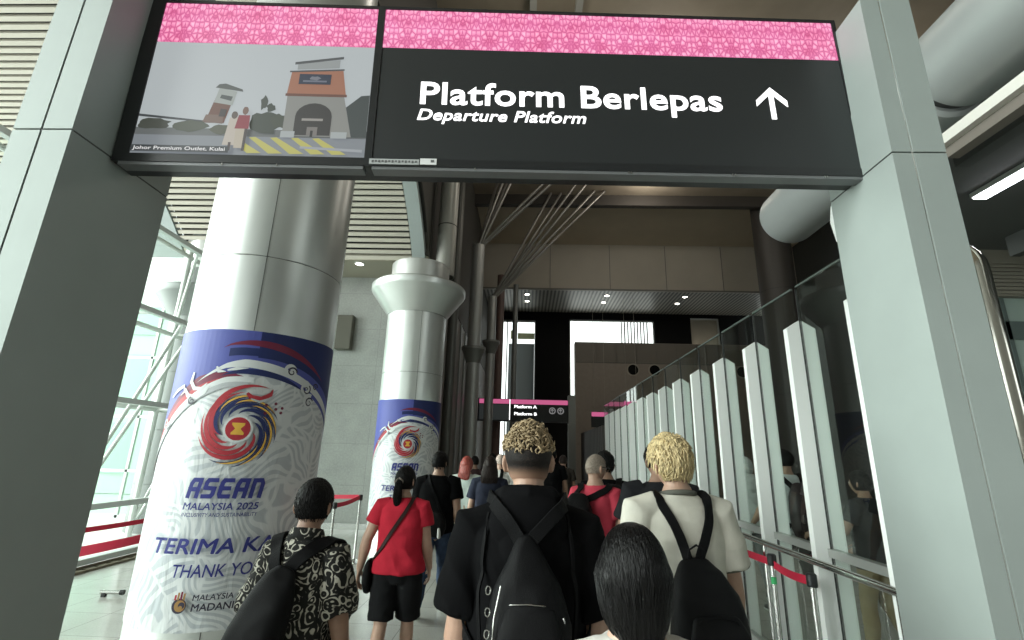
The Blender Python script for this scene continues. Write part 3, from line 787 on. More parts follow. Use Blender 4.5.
    def stroke_word(word, x, z, h, w, gap, t, sl, c):
        G = {'A': [[(0, 0), (0, .75), (.2, 1), (1, 1), (1, 0)], [(0, .42), (1, .42)]], 'S': [[(1, 1), (.15, 1), (0, .85), (0, .52), (1, .48), (1, .15), (.85, 0), (0, 0)]],
             'E': [[(1, 1), (.15, 1), (0, .85), (0, .15), (.15, 0), (1, 0)], [(0, .5), (.85, .5)]], 'N': [[(0, 0), (0, 1), (.8, 1), (1, .8), (1, 0)]]}
        vs, fs = [], []
        for ch in word:
            for st in G[ch]:
                pts = [(x+t/2+a*(w-t)+sl*(t/2+b_*(h-t)), z+t/2+b_*(h-t)) for a, b_ in st]
                ends = list(pts)
                # square caps
                for (i, j) in ((0, 1), (-1, -2)):
                    dx, dz = pts[i][0]-pts[j][0], pts[i][1]-pts[j][1]; l = math.hypot(dx, dz); ends[i] = (pts[i][0]+dx/l*t/2, pts[i][1]+dz/l*t/2)
                o_ = len(vs); n_ = len(ends)
                for i in range(n_):
                    p = ends[i]; a_ = ends[max(0, i-1)]; b2 = ends[min(n_-1, i+1)]
                    d1 = Vector((p[0]-a_[0], p[1]-a_[1])); d2 = Vector((b2[0]-p[0], b2[1]-p[1]))
                    if d1.length < 1e-6: d1 = d2
                    if d2.length < 1e-6: d2 = d1
                    d1.normalize(); d2.normalize(); tt = (d1+d2).normalized(); nn = Vector((-tt.y, tt.x)); k_ = 1/max(.5, nn.dot(Vector((-d1.y, d1.x))))
                    vs += [(p[0]+nn.x*t/2*k_, p[1]+nn.y*t/2*k_), (p[0]-nn.x*t/2*k_, p[1]-nn.y*t/2*k_)]
                fs += [(o_+2*i, o_+2*i+1, o_+2*i+3, o_+2*i+2) for i in range(n_-1)]
            x += w+gap
        return (vs, fs, c)
    it = [stroke_word('ASEAN', -.262, 1.325, .135, .085, .0145, .028, .16, 'text')]
    put(it, 'lettering', .0004)
    it = [T('MALAYSIA 2025', -.025, 1.252, .047, .48, 'text', .014, .12)]
    put(it, 'lettering', .0004)
    it = [T('INCLUSIVITY AND SUSTAINABILITY', -.025, 1.207, .026, .48, 'text', .006, .1)]
    put(it, 'lettering', .0004)
    it = [T('TERIMA KASIH', .085, .975, .098, 1.03, 'text', .016, .15)]
    put(it, 'lettering', .0004)
    it = [T('THANK YOU', .03, .832, .082, .56, 'text', .006, .15)]
    put(it, 'lettering', .0004)
    it = [T('MALAYSIA', .03, .695, .036, .24, 'dark', .012, .08)]
    put(it, 'lettering', .0004)
    it = [T('MADANI', .035, .632, .045, .25, 'dark', .016, .08)]
    put(it, 'lettering', .0004)
    it = [dsk(-.165, .665, .045, 'dark'), dsk(-.16, .665, .034, 'gold'), dsk(-.15, .668, .02, 'dark'), dsk(-.155, .655, .012, 'gold')]
    for k, (dx, h) in enumerate(((-.03, .03), (-.012, .045), (.006, .05), (.024, .04))):
        it.append(([(-.165+dx-.006, .70), (-.165+dx+.006, .70), (-.165+dx+.008, .70+h), (-.165+dx-.004, .70+h)], [(0, 1, 2, 3)], ('red', 'gold', 'maroon', 'gold')[k]))
    put(it, 'crest', .0004)
    return o
banner(c1, -67, .50, 2.535, 'large white and blue conference banner wrapped round the near column', .575)
banner(c2, -75, .50, 2.62, 'smaller-looking conference banner round the column by the stone wall', .61)

# wall box by the near column
o = empty('wall_box', (-4.4, 11.12, 4.4)); tag(o, 'small grey box mounted high on the stone wall behind the near column', 'wall box')
m = MB(); m.box((-.2, -.12, -.44), (.18, .08, .40), bev=.02); m.build('casing', mat('olive_grey_casing', (.12, .115, .09), .5), o)
m = MB(); m.box((-.26, -.10, -.42), (-.205, .05, .38)); m.build('side_plate', WHITEP, o)
# ------------------------------------------------------------------ glass partition with white fins
gp = empty('glass_partition', (2.2, 0, 0)); tag(gp, 'long clear glass partition with pointed white fins along the right of the hall', 'partition')
FINM = mat('white_fin', (.92, .94, .92), .4, .1)
def fin_mesh():
    m = MB(); w, d, zt, zs = .112, .03, 2.78, 2.715
    m.prism([(-w, -d, 0), (w, -d, 0), (w, -d, zs), (.012, -d, zt), (-.012, -d, zt), (-w, -d, zs)], (0, 2*d, 0))
    return m
fin0 = joint0 = pane0 = None
for n in range(-1, 13):
    y = 3.844+.775*n
    if fin0 is None:
        fin0 = fin_mesh().build('fin', FINM, gp, loc=(0, y, 0))
        m = MB(); m.box((-.010, -.034, .0), (.010, -.029, 3.05)); joint0 = m.build('joint', DARKG, gp, loc=(0, y, 0))
        m = MB(); m.box((-.006, .034, .10), (.006, .741, 3.06)); pane0 = m.build('glass_pane', GLASS, gp, loc=(0, y, 0))
    else:
        for src in (fin0, joint0, pane0):
            c = src.copy(); COL.objects.link(c); c.parent = gp; c.location = (0, y, 0)
m = MB()
for n in range(-1, 13):
    y = 3.844+.775*n
    m.box((-.03, y+.031, 1.03), (.03, y+.744, 1.085)); m.box((-.03, y+.031, 0), (.03, y+.744, .10))
m.build('transom', mat('satin_transom', (.45, .46, .44), .3, .6), gp)
m = MB()
for n in range(-1, 13):
    y = 3.844+.775*n
    m.box((-.008, y+.035, 3.06), (.008, y+.74, 3.075))
m.build('top_edge', mat('glass_edge', (.09, .11, .10), .3), gp)
# darker boarding continuing past the fins
m = MB()
for k in range(17): m.box((2.14, 13.95+k*.325, 0), (2.26, 13.95+k*.325+.26, 2.52))
bd = m.build('ribbed_screen', mat('dark_taupe_rib', (.10, .09, .08), .5)); tag(bd, 'dark ribbed screen continuing past the last white fins', 'screen')

# handrail
hr = empty('handrail', (2.06, 0, 0)); tag(hr, 'long stainless handrail in front of the glass partition', 'handrail')
m = MB(); m.tube([(0, 2.2, 1.0), (0, 13.4, 1.0)], .024, 14); m.build('rail', STEEL, hr, 60)
for k in range(7):
    m = MB(); m.cyl((0, 3.0+k*1.55, 0), (0, 3.0+k*1.55, .98), .017); m.box((-.05, 2.95+k*1.55, 0), (.05, 3.05+k*1.55, .012)); m.build('post', STEEL, hr, 60)

def belt_post(x, y, label, group=None, h=.92, base=True, sticker=None, head=BLACKP):
    o = empty('belt_post', (x, y, 0)); tag(o, label, 'barrier post', group)
    m = MB(); m.cyl((0, 0, 0), (0, 0, h), .019, 18); m.build('pole', STEEL, o, 60)
    m = MB(); m.lathe([(.001, .0), (.15, 0), (.15, .012), (.05, .03), (.02, .05), (.001, .05)], n=32); m.build('base', STEEL, o, 40)
    m = MB(); m.lathe([(.001, h), (.032, h), (.034, h+.01), (.034, h+.075), (.025, h+.085), (.001, h+.085)], n=24); m.build('head', head, o, 40)
    if sticker:
        m = MB(); m.lathe([(.020, h-.13), (.021, h-.13), (.021, h-.08), (.020, h-.08)], n=18); m.build('sticker', sticker, o, 60)
    return o
def belt(pts, label, group=None, w=.028, sag=.02):
    P = []
    for a, b in zip(pts, pts[1:]):
        a, b = Vector(a), Vector(b)
        for i in range(10): P.append(a.lerp(b, i/10)-Vector((0, 0, sag*sin(pi*i/10))))
    P.append(Vector(pts[-1]))
    m = MB()
    for p, q in zip(P, P[1:]):
        t = (q-p); n = Vector((-t.y, t.x, 0)).normalized()*.002
        m.prism([p-n-Vector((0, 0, w)), p+n-Vector((0, 0, w)), p+n+Vector((0, 0, w)), p-n+Vector((0, 0, w))], q-p)
    o = m.build('barrier_belt', RED); tag(o, label, 'barrier belt', group); return o
GREEN = mat('green_sticker', (.05, .45, .15), .5)
belt_post(1.97, 4.25, 'chrome belt post with a green sticker by the handrail', None, .88, sticker=GREEN)
belt_post(1.97, 3.70, 'chrome belt post with black head at the near end of the right belt', None, .86)
belt([(1.97, 6.3, .90), (1.97, 4.285, .90), (1.97, 3.735, .89)], 'red barrier belt stretched under the stainless handrail on the right')
# left barriers
belt_post(-3.19, 3.57, 'chrome belt post with black head beside the left gantry pillar', None, .88)
belt_post(-3.35, 5.35, 'chrome belt post half hidden behind the near banner column', None, .88)
belt([(-3.16, 3.61, .925), (-3.33, 5.31, .925)], 'nearer red barrier belt between pillar and banner column', 'left belts', .034)
belt_post(-3.95, 3.9, 'chrome belt post on the farther belt hidden by the left pillar', None, .88)
belt_post(-3.80, 5.9, 'chrome belt post at the end of the farther belt near the windows', None, .88)
belt([(-3.93, 3.94, .94), (-3.82, 5.86, .94)], 'farther red barrier belt closer to the left windows', 'left belts', .022)
belt_post(-2.62, 8.05, 'chrome belt post standing before the stone wall right of the patterned shirt', None, .90)
belt_post(-2.70, 7.2, 'second chrome belt post, nearer the patterned shirt', None, .86)
belt([(-2.62, 8.01, .95), (-2.70, 7.24, .90)], 'short red belt between the two posts before the stone wall', None, .03)
belt([(-2.655, 8.05, .955), (-3.8, 8.2, .955)], 'red belt running left from the post before the stone wall', None, .03)
o = empty('floor_bracket', (-4.66, 5.93, 0)); tag(o, 'small metal floor bracket with dark end by the left windows', 'bracket')
m = MB(); m.cyl((-.12, 0, .045), (.09, .02, .045), .022); m.build('tube', STEEL, o, 60)
m = MB(); m.cyl((.09, .02, .045), (.13, .024, .045), .026); m.build('end_cap', BLACKP, o, 60)
m = MB(); m.box((-.1, -.02, 0), (-.06, .02, .04)); m.build('foot', BLACKP, o)

# ------------------------------------------------------------------ ducts and steel on the right
DUCT = mat('grey_round_duct', (.36, .38, .375), .38, .35, var=.03, vscale=2)
o = empty('round_duct', (3.4, 4.6, 4.78)); tag(o, 'farther length of round grey duct ending left of the right gantry pillar', 'duct')
m = MB(); m.lathe([(.001, -1.2), (.33, -1.2), (.36, -1.17), (.36, 1.25), (.35, 1.28), (.20, 1.30), (.001, 1.30)], n=64); d = m.build('shell', DUCT, o, 40); d.rotation_euler = (-pi/2, 0, 0)
o = empty('round_duct', (3.4, 1.5, 4.78)); tag(o, 'nearer length of round grey duct at the top right corner', 'duct')
m = MB(); m.lathe([(.001, -4.5), (.36, -4.5), (.36, 1.75), (.345, 1.82), (.25, 1.84), (.001, 1.84)], n=64); d = m.build('shell', DUCT, o, 40); d.rotation_euler = (-pi/2, 0, 0)
m = MB(); m.lathe([(.30, 1.80), (.30, 1.90), (.001, 1.9)], n=40); d = m.build('collar', DARKG, o, 40); d.rotation_euler = (-pi/2, 0, 0)
m = MB(); m.box((3.36, -3, 4.21), (3.48, 3.55, 4.30)); m.box((3.42, -3, 4.12), (3.52, 3.55, 4.21), 1)
b = m.build('edge_beam', [mat('white_edge', (.62, .60, .55), .5), mat('rust_grey_edge', (.16, .14, .12), .6)]); tag(b, 'pale edge beam running below the nearer round duct', 'beam')
o = empty('hanger_bracket', (3.0, 4.3, 3.65)); tag(o, 'small pale bracket hanging below the farther round duct', 'bracket')
m = MB(); m.prism([(-.02, 0, .1), (.12, 0, .1), (.12, 0, .48), (-.02, 0, .48), (-.05, 0, .3)], (0, .08, 0)); m.build('plate', WHITEP, o)
for k, (x, y0, y1) in enumerate(((5.47, 4.35, 5.42), (5.47, 3.0, 4.22))):
    o = empty('strip_light', (x, (y0+y1)/2, 4.82)); tag(o, ('farther' if k == 0 else 'nearer')+' fluorescent strip light on the dark ceiling right of the pillar', 'ceiling light', 'side strip lights')
    h = (y1-y0)/2
    m = MB(); m.box((-.09, -h, .02), (.09, h, .08)); m.build('housing', WHITEP, o)
    m = MB(); m.box((-.075, -h+.02, 0), (.075, h-.02, .02)); m.build('tube', TUBEL, o)
m = MB()
P = [(2.42, 2.50, 0), (2.42, 2.50, 2.70)]+[(2.42, 2.50+.16-.16*cos(radians(a)), 2.70+.16*sin(radians(a))) for a in range(15, 91, 15)]+[(2.42, 3.1, 2.86)]
m.tube(P, .055, 20, side=(1, 0, 0)); o = m.build('bent_pipe', mat('polished_pipe', (.62, .60, .54), .13, 1.), smooth=60); tag(o, 'polished steel pipe bent at the top beside the right gantry pillar', 'pipe')
# people-height background stuff seen through glass: a counter
o = empty('counter', (5.2, 4.9, 0)); tag(o, 'low dim counter seen through the glass partition', 'counter')
m = MB(); m.box((-.6, -.5, 0), (.6, .5, .9)); m.build('body', mat('ochre_counter', (.22, .17, .09), .5), o)
m = MB(); m.box((-.65, -.55, .9), (.65, .55, .94)); m.build('worktop', DARKG, o)

# ------------------------------------------------------------------ dark left flank of the hall, tree columns
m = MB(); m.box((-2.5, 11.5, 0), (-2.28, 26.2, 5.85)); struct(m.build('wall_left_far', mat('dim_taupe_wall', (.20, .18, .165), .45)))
m = MB()
for k in range(9):
    m.box((-2.28, 12.0+k*1.15, 0), (-2.22, 12.08+k*1.15, 5.8))
struct(m.build('trim_13', mat('dull_steel_mullion', (.30, .31, .29), .35, .6)))
def tree_column(x, y, ztop, branches, label, r=.2, zc=4.4):
    o = empty('branching_column', (x, y, 0)); tag(o, label, 'column')
    m = MB(); m.lathe([(r, 0), (r, ztop)], n=28, close=True); m.build('shaft', mat('grey_steel_column', (.36, .365, .35), .4, .4), o, 40)
    m = MB(); m.lathe([(r+.005, zc-.18), (r+.14, zc+.2), (r+.16, zc+.22), (r+.16, zc+.3), (r+.005, zc+.3)], n=32); m.build('collar', mat('grey_collar', (.2, .205, .19), .45, .3), o, 30)
    for a, b in branches:
        for dx in (-.09, .09):
            m = MB(); m.tube([(dx*.3+a[0]-x, a[1]-y, a[2]), (b[0]-x+dx*2.2, b[1]-y, b[2])], .05, 10); m.build('branch', mat('dull_steel_branch', (.30, .285, .26), .35, .6), o, 60)
    return o
tree_column(-1.62, 14, 8.0, [((-1.62, 14, 7.9), (-.3, 14, 11.75)), ((-1.62, 14, 7.9), (1.9, 14, 11.75)), ((-1.62, 14, 7.9), (-.9, 15.5, 11.75))], 'slim steel column with a bundle of struts branching to the roof')
tree_column(-1.35, 17, 7.3, [((-1.35, 17, 7.2), (2.7, 17, 11.75)), ((-1.35, 17, 7.2), (1.0, 17.2, 11.75)), ((-1.35, 17, 7.2), (2.0, 16.2, 11.75))], 'farther slim column with long diagonal struts behind the first branching column', .16, 5.3)
plain_column('column', -2.05, 12.5, .13, 11.7, mat('dark_pipe', (.10, .10, .09), .4, .3), 'thin dark pipe column just right of the flared capital')
plain_column('column', -1.25, 20.3, .17, 9.4, mat('dim_reddish_column', (.17, .11, .095), .5), 'dim reddish column left of the far overhead sign')
plain_column('column', -.62, 21.5, .12, 9.4, mat('dull_grey_column', (.26, .27, .26), .4, .3), 'thin grey column between the far sign and the blue grey window')

# ------------------------------------------------------------------ far overhead sign and its pillars
def far_pillar(x, label):
    o = empty('gantry_pillar', (x, 19.7, 0)); tag(o, label, 'pillar')
    m = MB(); m.box((-.14, -.25, 0), (.14, .25, 2.9)); m.build('lower_panel', GREYP, o)
    m = MB(); m.box((-.14, -.25, 2.91), (.14, .25, 4.0)); m.build('upper_panel', GREYP, o)
far_pillar(-2.12, 'dim grey pillar left of the far overhead sign'); far_pillar(1.80, 'dim grey pillar right of the far overhead sign')
fs = empty('overhead_sign', (-1.70, 19.5, 2.95)); tag(fs, 'small-looking distant overhead sign naming two platforms', 'sign')
m = MB(); m.box((-.27, .012, -.04), (3.38, .18, .86)); m.build('housing', SIGNB, fs)
PK2 = emit('pink_backlight', (.80, .16, .36), .55)
panel2(-.22, .66, 1.0, .84, PK2, 'pink_strip', fs); panel2(1.05, .66, 3.34, .84, PK2, 'pink_strip', fs)
panel2(1.0, .02, 1.03, .84, TXT, 'bright_divider', fs)
panel2(-.21, .02, .98, .63, emit('dim_screen', (.03, .035, .035), .5), 'video_screen', fs)
letter(fs, 'Platform A', 1.2, .50, .12, .90, TXT, 'lettering', .02); letter(fs, 'Platform B', 1.2, .22, .12, .90, TXT, 'lettering', .02)

m = MB()
for cx in (2.72, 3.05):
    m.lathe([(.10, -.003), (.13, -.003)], n=24, c=(0, 0)); k = 48
    m.v[-k:] = [(cx+x, 0.002, .42+y) for x, y, z in m.v[-k:]]
    arrow(m, cx, .42, .16, .001)
m.build('direction_symbol', emit('dim_symbol', (.35, .35, .35), .6), fs)
for (x, z, y, w, lb) in ((3.0, 3.45, 22.8, .8, 'small pink topped sign glimpsed above the ribbed screen'), (4.6, 4.05, 23.2, .8, 'second pink topped sign farther right behind the glass')):
    o = empty('hanging_sign', (x, y, z)); tag(o, lb, 'sign')
    m = MB(); m.box((0, .01, -.5), (w, .1, .22)); m.build('housing', SIGNB, o)
    panel2(.02, .0, w-.02, .2, PK2, 'pink_strip', o)
    for hx in (.15, w-.15):
        m = MB(); m.cyl((hx, .05, .22), (hx, .05, 9.42-z), .006); m.build('hanger', BULK, o)
# ------------------------------------------------------------------ people
def skin_mat(name, c):
    m = mat(name, c, .5, var=.06, vscale=30, bump=.08, bscale=150)
    b = m.node_tree.nodes['Principled BSDF']; b.inputs['Subsurface Weight'].default_value = .05; b.inputs['Subsurface Radius'].default_value = (.01, .004, .002)
    return m
SKIN = skin_mat('skin_light', (.46, .29, .215)); SKIN2 = skin_mat('skin_tan', (.27, .155, .105)); SKIN3 = skin_mat('skin_warm', (.37, .225, .16))
EYE = mat('eye', (.6, .58, .55), .2)
def hair_mat(name, c, rough=.38, spec=.5, scale=(160, 160, 9)):
    m = mat(name, c, rough, 0, spec, var=.45, vscale=1., bump=.6, bscale=1.0, stretch=scale)
    return m
H_BLACK = hair_mat('black_hair', (.005, .0045, .0045), .5, .12); H_GLOSS = hair_mat('glossy_black_hair', (.003, .0027, .0027), .34, .22, (110, 110, 4)); H_BLOND = hair_mat('golden_blond_hair', (.47, .37, .20), .55, .3, (90, 90, 20))
H_ASH = hair_mat('ash_blond_curls', (.27, .20, .115), .55, .35, (120, 120, 60)); H_GREY = hair_mat('cropped_grey_hair', (.31, .255, .21), .6, .2, (200, 200, 60)); H_DBROWN = hair_mat('dark_brown_hair', (.018, .011, .009), .45, .15, (150, 150, 6))
H_RED = hair_mat('copper_red_hair', (.30, .06, .045), .45, .4, (150, 150, 8)); H_WHITE = hair_mat('pale_hair', (.62, .50, .44), .6, .3)
def cloth(name, c, bump=.25, rough=.85, var=.08): return mat(name, c, rough, 0, .05 if max(c) < .03 else .2, var=var, vscale=14, bump=bump, bscale=420)

def remesh(mb, voxel, smooth=4, name='m'):
    me = mb.mesh(name); o = bpy.data.objects.new('tmp', me); COL.objects.link(o)
    r = o.modifiers.new('r', 'REMESH'); r.mode = 'VOXEL'; r.voxel_size = voxel; r.adaptivity = 0
    if smooth:
        s = o.modifiers.new('s', 'SMOOTH'); s.iterations = smooth; s.factor = .5
    dg = bpy.context.evaluated_depsgraph_get(); out = bpy.data.meshes.new_from_object(o.evaluated_get(dg))
    bpy.data.objects.remove(o); bpy.data.meshes.remove(me)
    return out
def displace(me, amp, sc, seed=0, amp2=0, sc2=1, mask=None):
    n = len(me.vertices); co = np.empty(n*3); me.vertices.foreach_get('co', co); co = co.reshape(-1, 3)
    nr = np.empty(n*3); me.vertices.foreach_get('normal', nr); nr = nr.reshape(-1, 3)
    d = np.empty(n); off = Vector((seed*3.7, seed*1.3, seed*5.1))
    for i in range(n):
        p = Vector(co[i]); q = Vector((p.x*sc[0]+p.z*sc[3], p.y*sc[1], p.z*sc[2]+abs(p.x)*sc[4]))+off
        v = (1-2*abs(noise.noise(q)))*amp
        if amp2: v += noise.noise(p*sc2+off)*amp2
        if mask: v *= mask(p)
        d[i] = v
    co += nr*d[:, None]; me.vertices.foreach_set('co', co.ravel()); me.update()

def head_point(d):
    dx, dy, dz = d
    x, y, z = .0765*dx, .095*dy, .118*dz
    if dz < 0:
        q = -dz
        x *= 1-.24*q**1.5
        y *= (1-.10*q) if dy > 0 else (1-.42*q**1.2)
    elif dy < 0: y *= 1.07
    if dy > 0:
        y += .024*math.exp(-((dx/.15)**2+((dz+.14)/.17)**2)) + .006*math.exp(-((dx/.3)**2+((dz+.50)/.10)**2)) + .005*math.exp(-((dx/.5)**2+((dz-.22)/.10)**2))
        y -= .009*math.exp(-(((abs(dx)-.36)/.14)**2+((dz-.05)/.10)**2))
    return Vector((x, y, z))

class Person: pass

def make_person(label, loc, h, rotz=0, wd=1., skin=SKIN, group=None, arms=((12, 4, 14), (12, 4, 14)), stride=14, lead=1, head=(0, 0, 0), belly=0.,
                top=None, top_mat=None, sleeve=.55, sleeve_r=(.075, .078), hem=.80, ease=.022, bottom='trousers', bottom_mat=None, short_z=.50, vox=.008, shoe_mat=None, sole_mat=None,
                fold=.007, collar=None, collar_mat=None, seed=1, hip_w=1., hood=False):
    P = Person(); s = h/1.75; P.s = s; P.label = label
    # --- joints (unscaled)
    th = radians(stride); legs = []
    for i, q in ((0, -1), (1, 1)):            # left, right
        f = lead if q < 0 else -lead
        a = th*f*(1. if f > 0 else .55); b = a-radians(6) if f > 0 else a-radians(20+stride*.5)
        hip = Vector((q*.088*hip_w, 0, .90)); knee = hip+Vector((q*.006, sin(a), -cos(a)))*.43; ank = knee+Vector((q*.004, sin(b), -cos(b)))*.40
        legs.append([hip, knee, ank])
    dz = .075-min(l[2].z for l in legs)
    rise = dz
    feet = []
    for l in legs:
        az = l[2].z+dz; pit = math.asin(max(-.2, min(.8, (az-.075)/.16)))
        feet.append(pit)
    UP = Vector((0, 0, dz))
    for l in legs:
        for j in range(3): l[j] = l[j]+UP
    Z = dz
    # walking lowers the pelvis; add back so that the asked height is kept
    k = 1.75/(1.724+dz); P.k = k
    sh_w = .178*wd
    armj = []
    for q, (abd, flex, elb) in zip((-1, 1), arms):
        S = Vector((q*sh_w, -.005, 1.392+Z)); ab, fl = radians(abd), radians(flex)
        d1 = Vector((q*sin(ab), cos(ab)*sin(fl), -cos(ab)*cos(fl))); E_ = S+d1*.285
        ab2 = ab*.55; f2 = fl+radians(elb)
        d2 = Vector((q*sin(ab2), cos(ab2)*sin(f2), -cos(ab2)*cos(f2))); W = E_+d2*.25
        armj.append((S, E_, W, d1, d2))
    hc = Vector((0, .014, 1.606+Z)); nb = Vector((0, -.012, 1.465+Z))
    HM = Matrix.Translation(nb) @ Matrix.Rotation(radians(head[2]), 4, 'Y') @ Matrix.Rotation(radians(-head[1]), 4, 'X') @ Matrix.Translation(hc-nb) @ Matrix.Rotation(radians(head[0]), 4, 'Z')
    SCL = Matrix.Scale(s*k, 4); P.HM = HM; P.SCL = SCL; P.armj = armj; P.Z = Z
    # --- body
    m = MB()
    tor = [(.84, .10, .085, 0), (.90, .155*hip_w, .105, -.008), (.97, .165*hip_w, .112, -.012), (1.06, .142*wd, .098+belly, 0), (1.18, .150*wd, .105+belly, .004), (1.30, .168*wd, .112, -.004), (1.38, .160*wd, .102, -.01), (1.435, .112*wd, .078, -.014), (1.475, .075, .060, -.014)]
    m.tube([(0, y, z+Z) for z, rx, ry, y in tor], [(rx, ry) for z, rx, ry, y in tor], 24, side=(1, 0, 0), caps='round')
    m.tube([nb-Vector((0, 0, .06)), nb+Vector((0, .0, .03)), HM @ Vector((0, -.02, -.07)), HM @ Vector((0, -.015, -.02))], [.066, .056, .054, .05], 18)
    # head
    nu, nv = 40, 30; vs = []; fs = []
    for i in range(nv+1):
        t = pi*i/nv
        for kk in range(nu):
            a = 2*pi*kk/nu; vs.append(HM @ head_point((sin(t)*cos(a), sin(t)*sin(a), cos(t))))
    for i in range(nv):
        for kk in range(nu): fs.append((i*nu+kk, (i+1)*nu+kk, (i+1)*nu+(kk+1) % nu, i*nu+(kk+1) % nu))
    fs.append(tuple(range(nu))); fs.append(tuple(nv*nu+kk for kk in range(nu))[::-1])
    m.add(vs, fs)
    for q in (-1, 1):
        R3 = (HM.to_3x3() @ Matrix.Rotation(q*radians(28), 3, 'Z') @ Matrix.Rotation(radians(-10), 3, 'X'))
        m.ell(HM @ Vector((q*.080, -.012, -.008)), (.010, .021, .033), 14, 10, rot=R3)
        m.ell(HM @ Vector((q*.086, -.022, .0)), (.008, .013, .026), 12, 8, rot=R3)
    for (S, E_, W, d1, d2), q in zip(armj, (-1, 1)):
        m.tube([S+Vector((-q*.05, 0, .0)), S, S.lerp(E_, .35), E_, E_.lerp(W, .28), E_.lerp(W, .75), W], [.054, .060, .054*wd, .045, .049*wd, .035, .028], 16)
        # hand
        T_ = Vector((0, 1, 0)); T_ = (T_-d2*T_.dot(d2)).normalized(); N_ = Vector((-q, 0, 0)); N_ = (N_-d2*N_.dot(d2)-T_*N_.dot(T_)).normalized()
        hd = (d2+N_*.10).normalized()
        m.tube([W-d2*.02, W+hd*.015, W+hd*.05, W+hd*.092], [(.025, .021), (.031, .017), (.041, .015), (.040, .012)], 16, side=T_)
        for fi, (off, ln) in enumerate(((.0315, .070), (.0105, .079), (-.0105, .074), (-.031, .058))):
            p0 = W+hd*.075+T_*off*.92; p = [p0, W+hd*.098+T_*off]; ang = radians(16+5*fi)
            dirv = (hd+T_*off*2.6).normalized(); a_ = .18+.05*fi
            for seg, fr in enumerate((.42, .32, .26)):
                a_ += (.10, .38, .30)[seg]
                dd = (dirv*cos(a_)+N_*sin(a_)).normalized(); p.append(p[-1]+dd*ln*fr)
            m.tube(p, [.0095, .0095, .0088, .008, .0068], 10)
        t0 = W+hd*.022+T_*.022+N_*.004; t1 = t0+(hd*.65+T_*.6+N_*.25).normalized()*.042; t2 = t1+(hd*.9+T_*.22+N_*.3).normalized()*.033; t3 = t2+(hd+N_*.35).normalized()*.025
        m.tube([t0, t1, t2, t3], [.014, .0115, .0105, .0085], 10)
    for (hip, knee, ank), pit, q in zip(legs, feet, (-1, 1)):
        m.tube([hip+Vector((0, 0, .02)), hip.lerp(knee, .3), knee, knee.lerp(ank, .28)+Vector((0, -.012, 0)), knee.lerp(ank, .7), ank], [.086*hip_w, .078*hip_w, .054, .056, .040, .036], 18)
        fd = Vector((q*.10, cos(pit), -sin(pit))).normalized()
        m.tube([ank-fd*.045-Vector((0, 0, .03*cos(pit))), ank+fd*.03-Vector((0, 0, .02)), ank+fd*.10-Vector((0, 0, .035)), ank+fd*.165-Vector((0, 0, .045))], [(.032, .034), (.036, .04), (.042, .026), (.036, .018)], 14, side=(1, 0, 0))
    me = remesh(m, vox*.8 if vox < .01 else vox*.85, 2); me.transform(SCL)
    body = link('person', me, skin, None, 180, loc=loc, rot=(0, 0, radians(rotz))); tag(body, label, 'person', group); P.body = body
    e = MB()
    for q in (-1, 1): e.ell(HM @ Vector((q*.030, .083, .006)), (.012, .010, .010), 12, 8)
    em = e.mesh('eyes'); em.transform(SCL); link('eyes', em, EYE, body, 180)
    # --- shirt
    es = ease
    m = MB()
    hz = hem
    tr = [(hz, .165*max(hip_w, wd*.98)+es+.012, .118+es+belly, -.006), (hz+.06, .163*max(hip_w, wd*.98)+es+.008, .117+es+belly, -.008), (1.06, .148*wd+es+.012, .104+es+belly, 0), (1.18, .154*wd+es+.008, .108+es+belly, .004), (1.30, .172*wd+es, .116+es*.8, -.004), (1.38, .164*wd+es*.8, .106+es*.7, -.010), (1.43, .118*wd+es*.5, .084+es*.5, -.014), (1.470, .082+es*.2, .066+es*.2, -.014)]
    tr = [t for i, t in enumerate(tr) if i == 0 or t[0] > hz+.03]
    m.tube([(0, y, z+Z) for z, rx, ry, y in tr], [(rx, ry) for z, rx, ry, y in tr], 36, side=(1, 0, 0), caps='flat', power=2.25)
    for (S, E_, W, d1, d2), q in zip(armj, (-1, 1)):
        e1 = S.lerp(E_, min(sleeve, 1)); r0, r1 = sleeve_r
        pts = [S+Vector((-q*.07, 0, .012)), S+Vector((q*.002, 0, .0)), S.lerp(E_, min(sleeve, 1)*.5), e1]; rr = [r0*.9, r0, (r0+r1)/2, r1]
        if sleeve > 1: pts += [E_.lerp(W, sleeve-1)]; rr += [r1*.9]
        m.tube(pts, rr, 22, caps='flat')
    if hood:
        m.ell((0, -.105, 1.415+Z), (.125, .052, .095), 24, 16); m.ell((0, -.125, 1.35+Z), (.085, .04, .075), 20, 14)
        m.tube([(-.078, .05, 1.455+Z), (-.094, -.01, 1.482+Z), (-.070, -.080, 1.495+Z), (0, -.105, 1.500+Z), (.070, -.080, 1.495+Z), (.094, -.01, 1.482+Z), (.078, .05, 1.455+Z)], .030, 12)
    me = remesh(m, vox, 3)
    def mk(p):
        t = max(0, min(1, (1.42+Z-p.z)/.25)); return .45+.75*t
    displace(me, fold*1.5, (5.5, 6, 4.5, 2.2, -3.0), seed, fold*.6, 14, mk)
    me.transform(SCL)
    P.shirt = link(top or 'shirt', me, top_mat, body, 180)
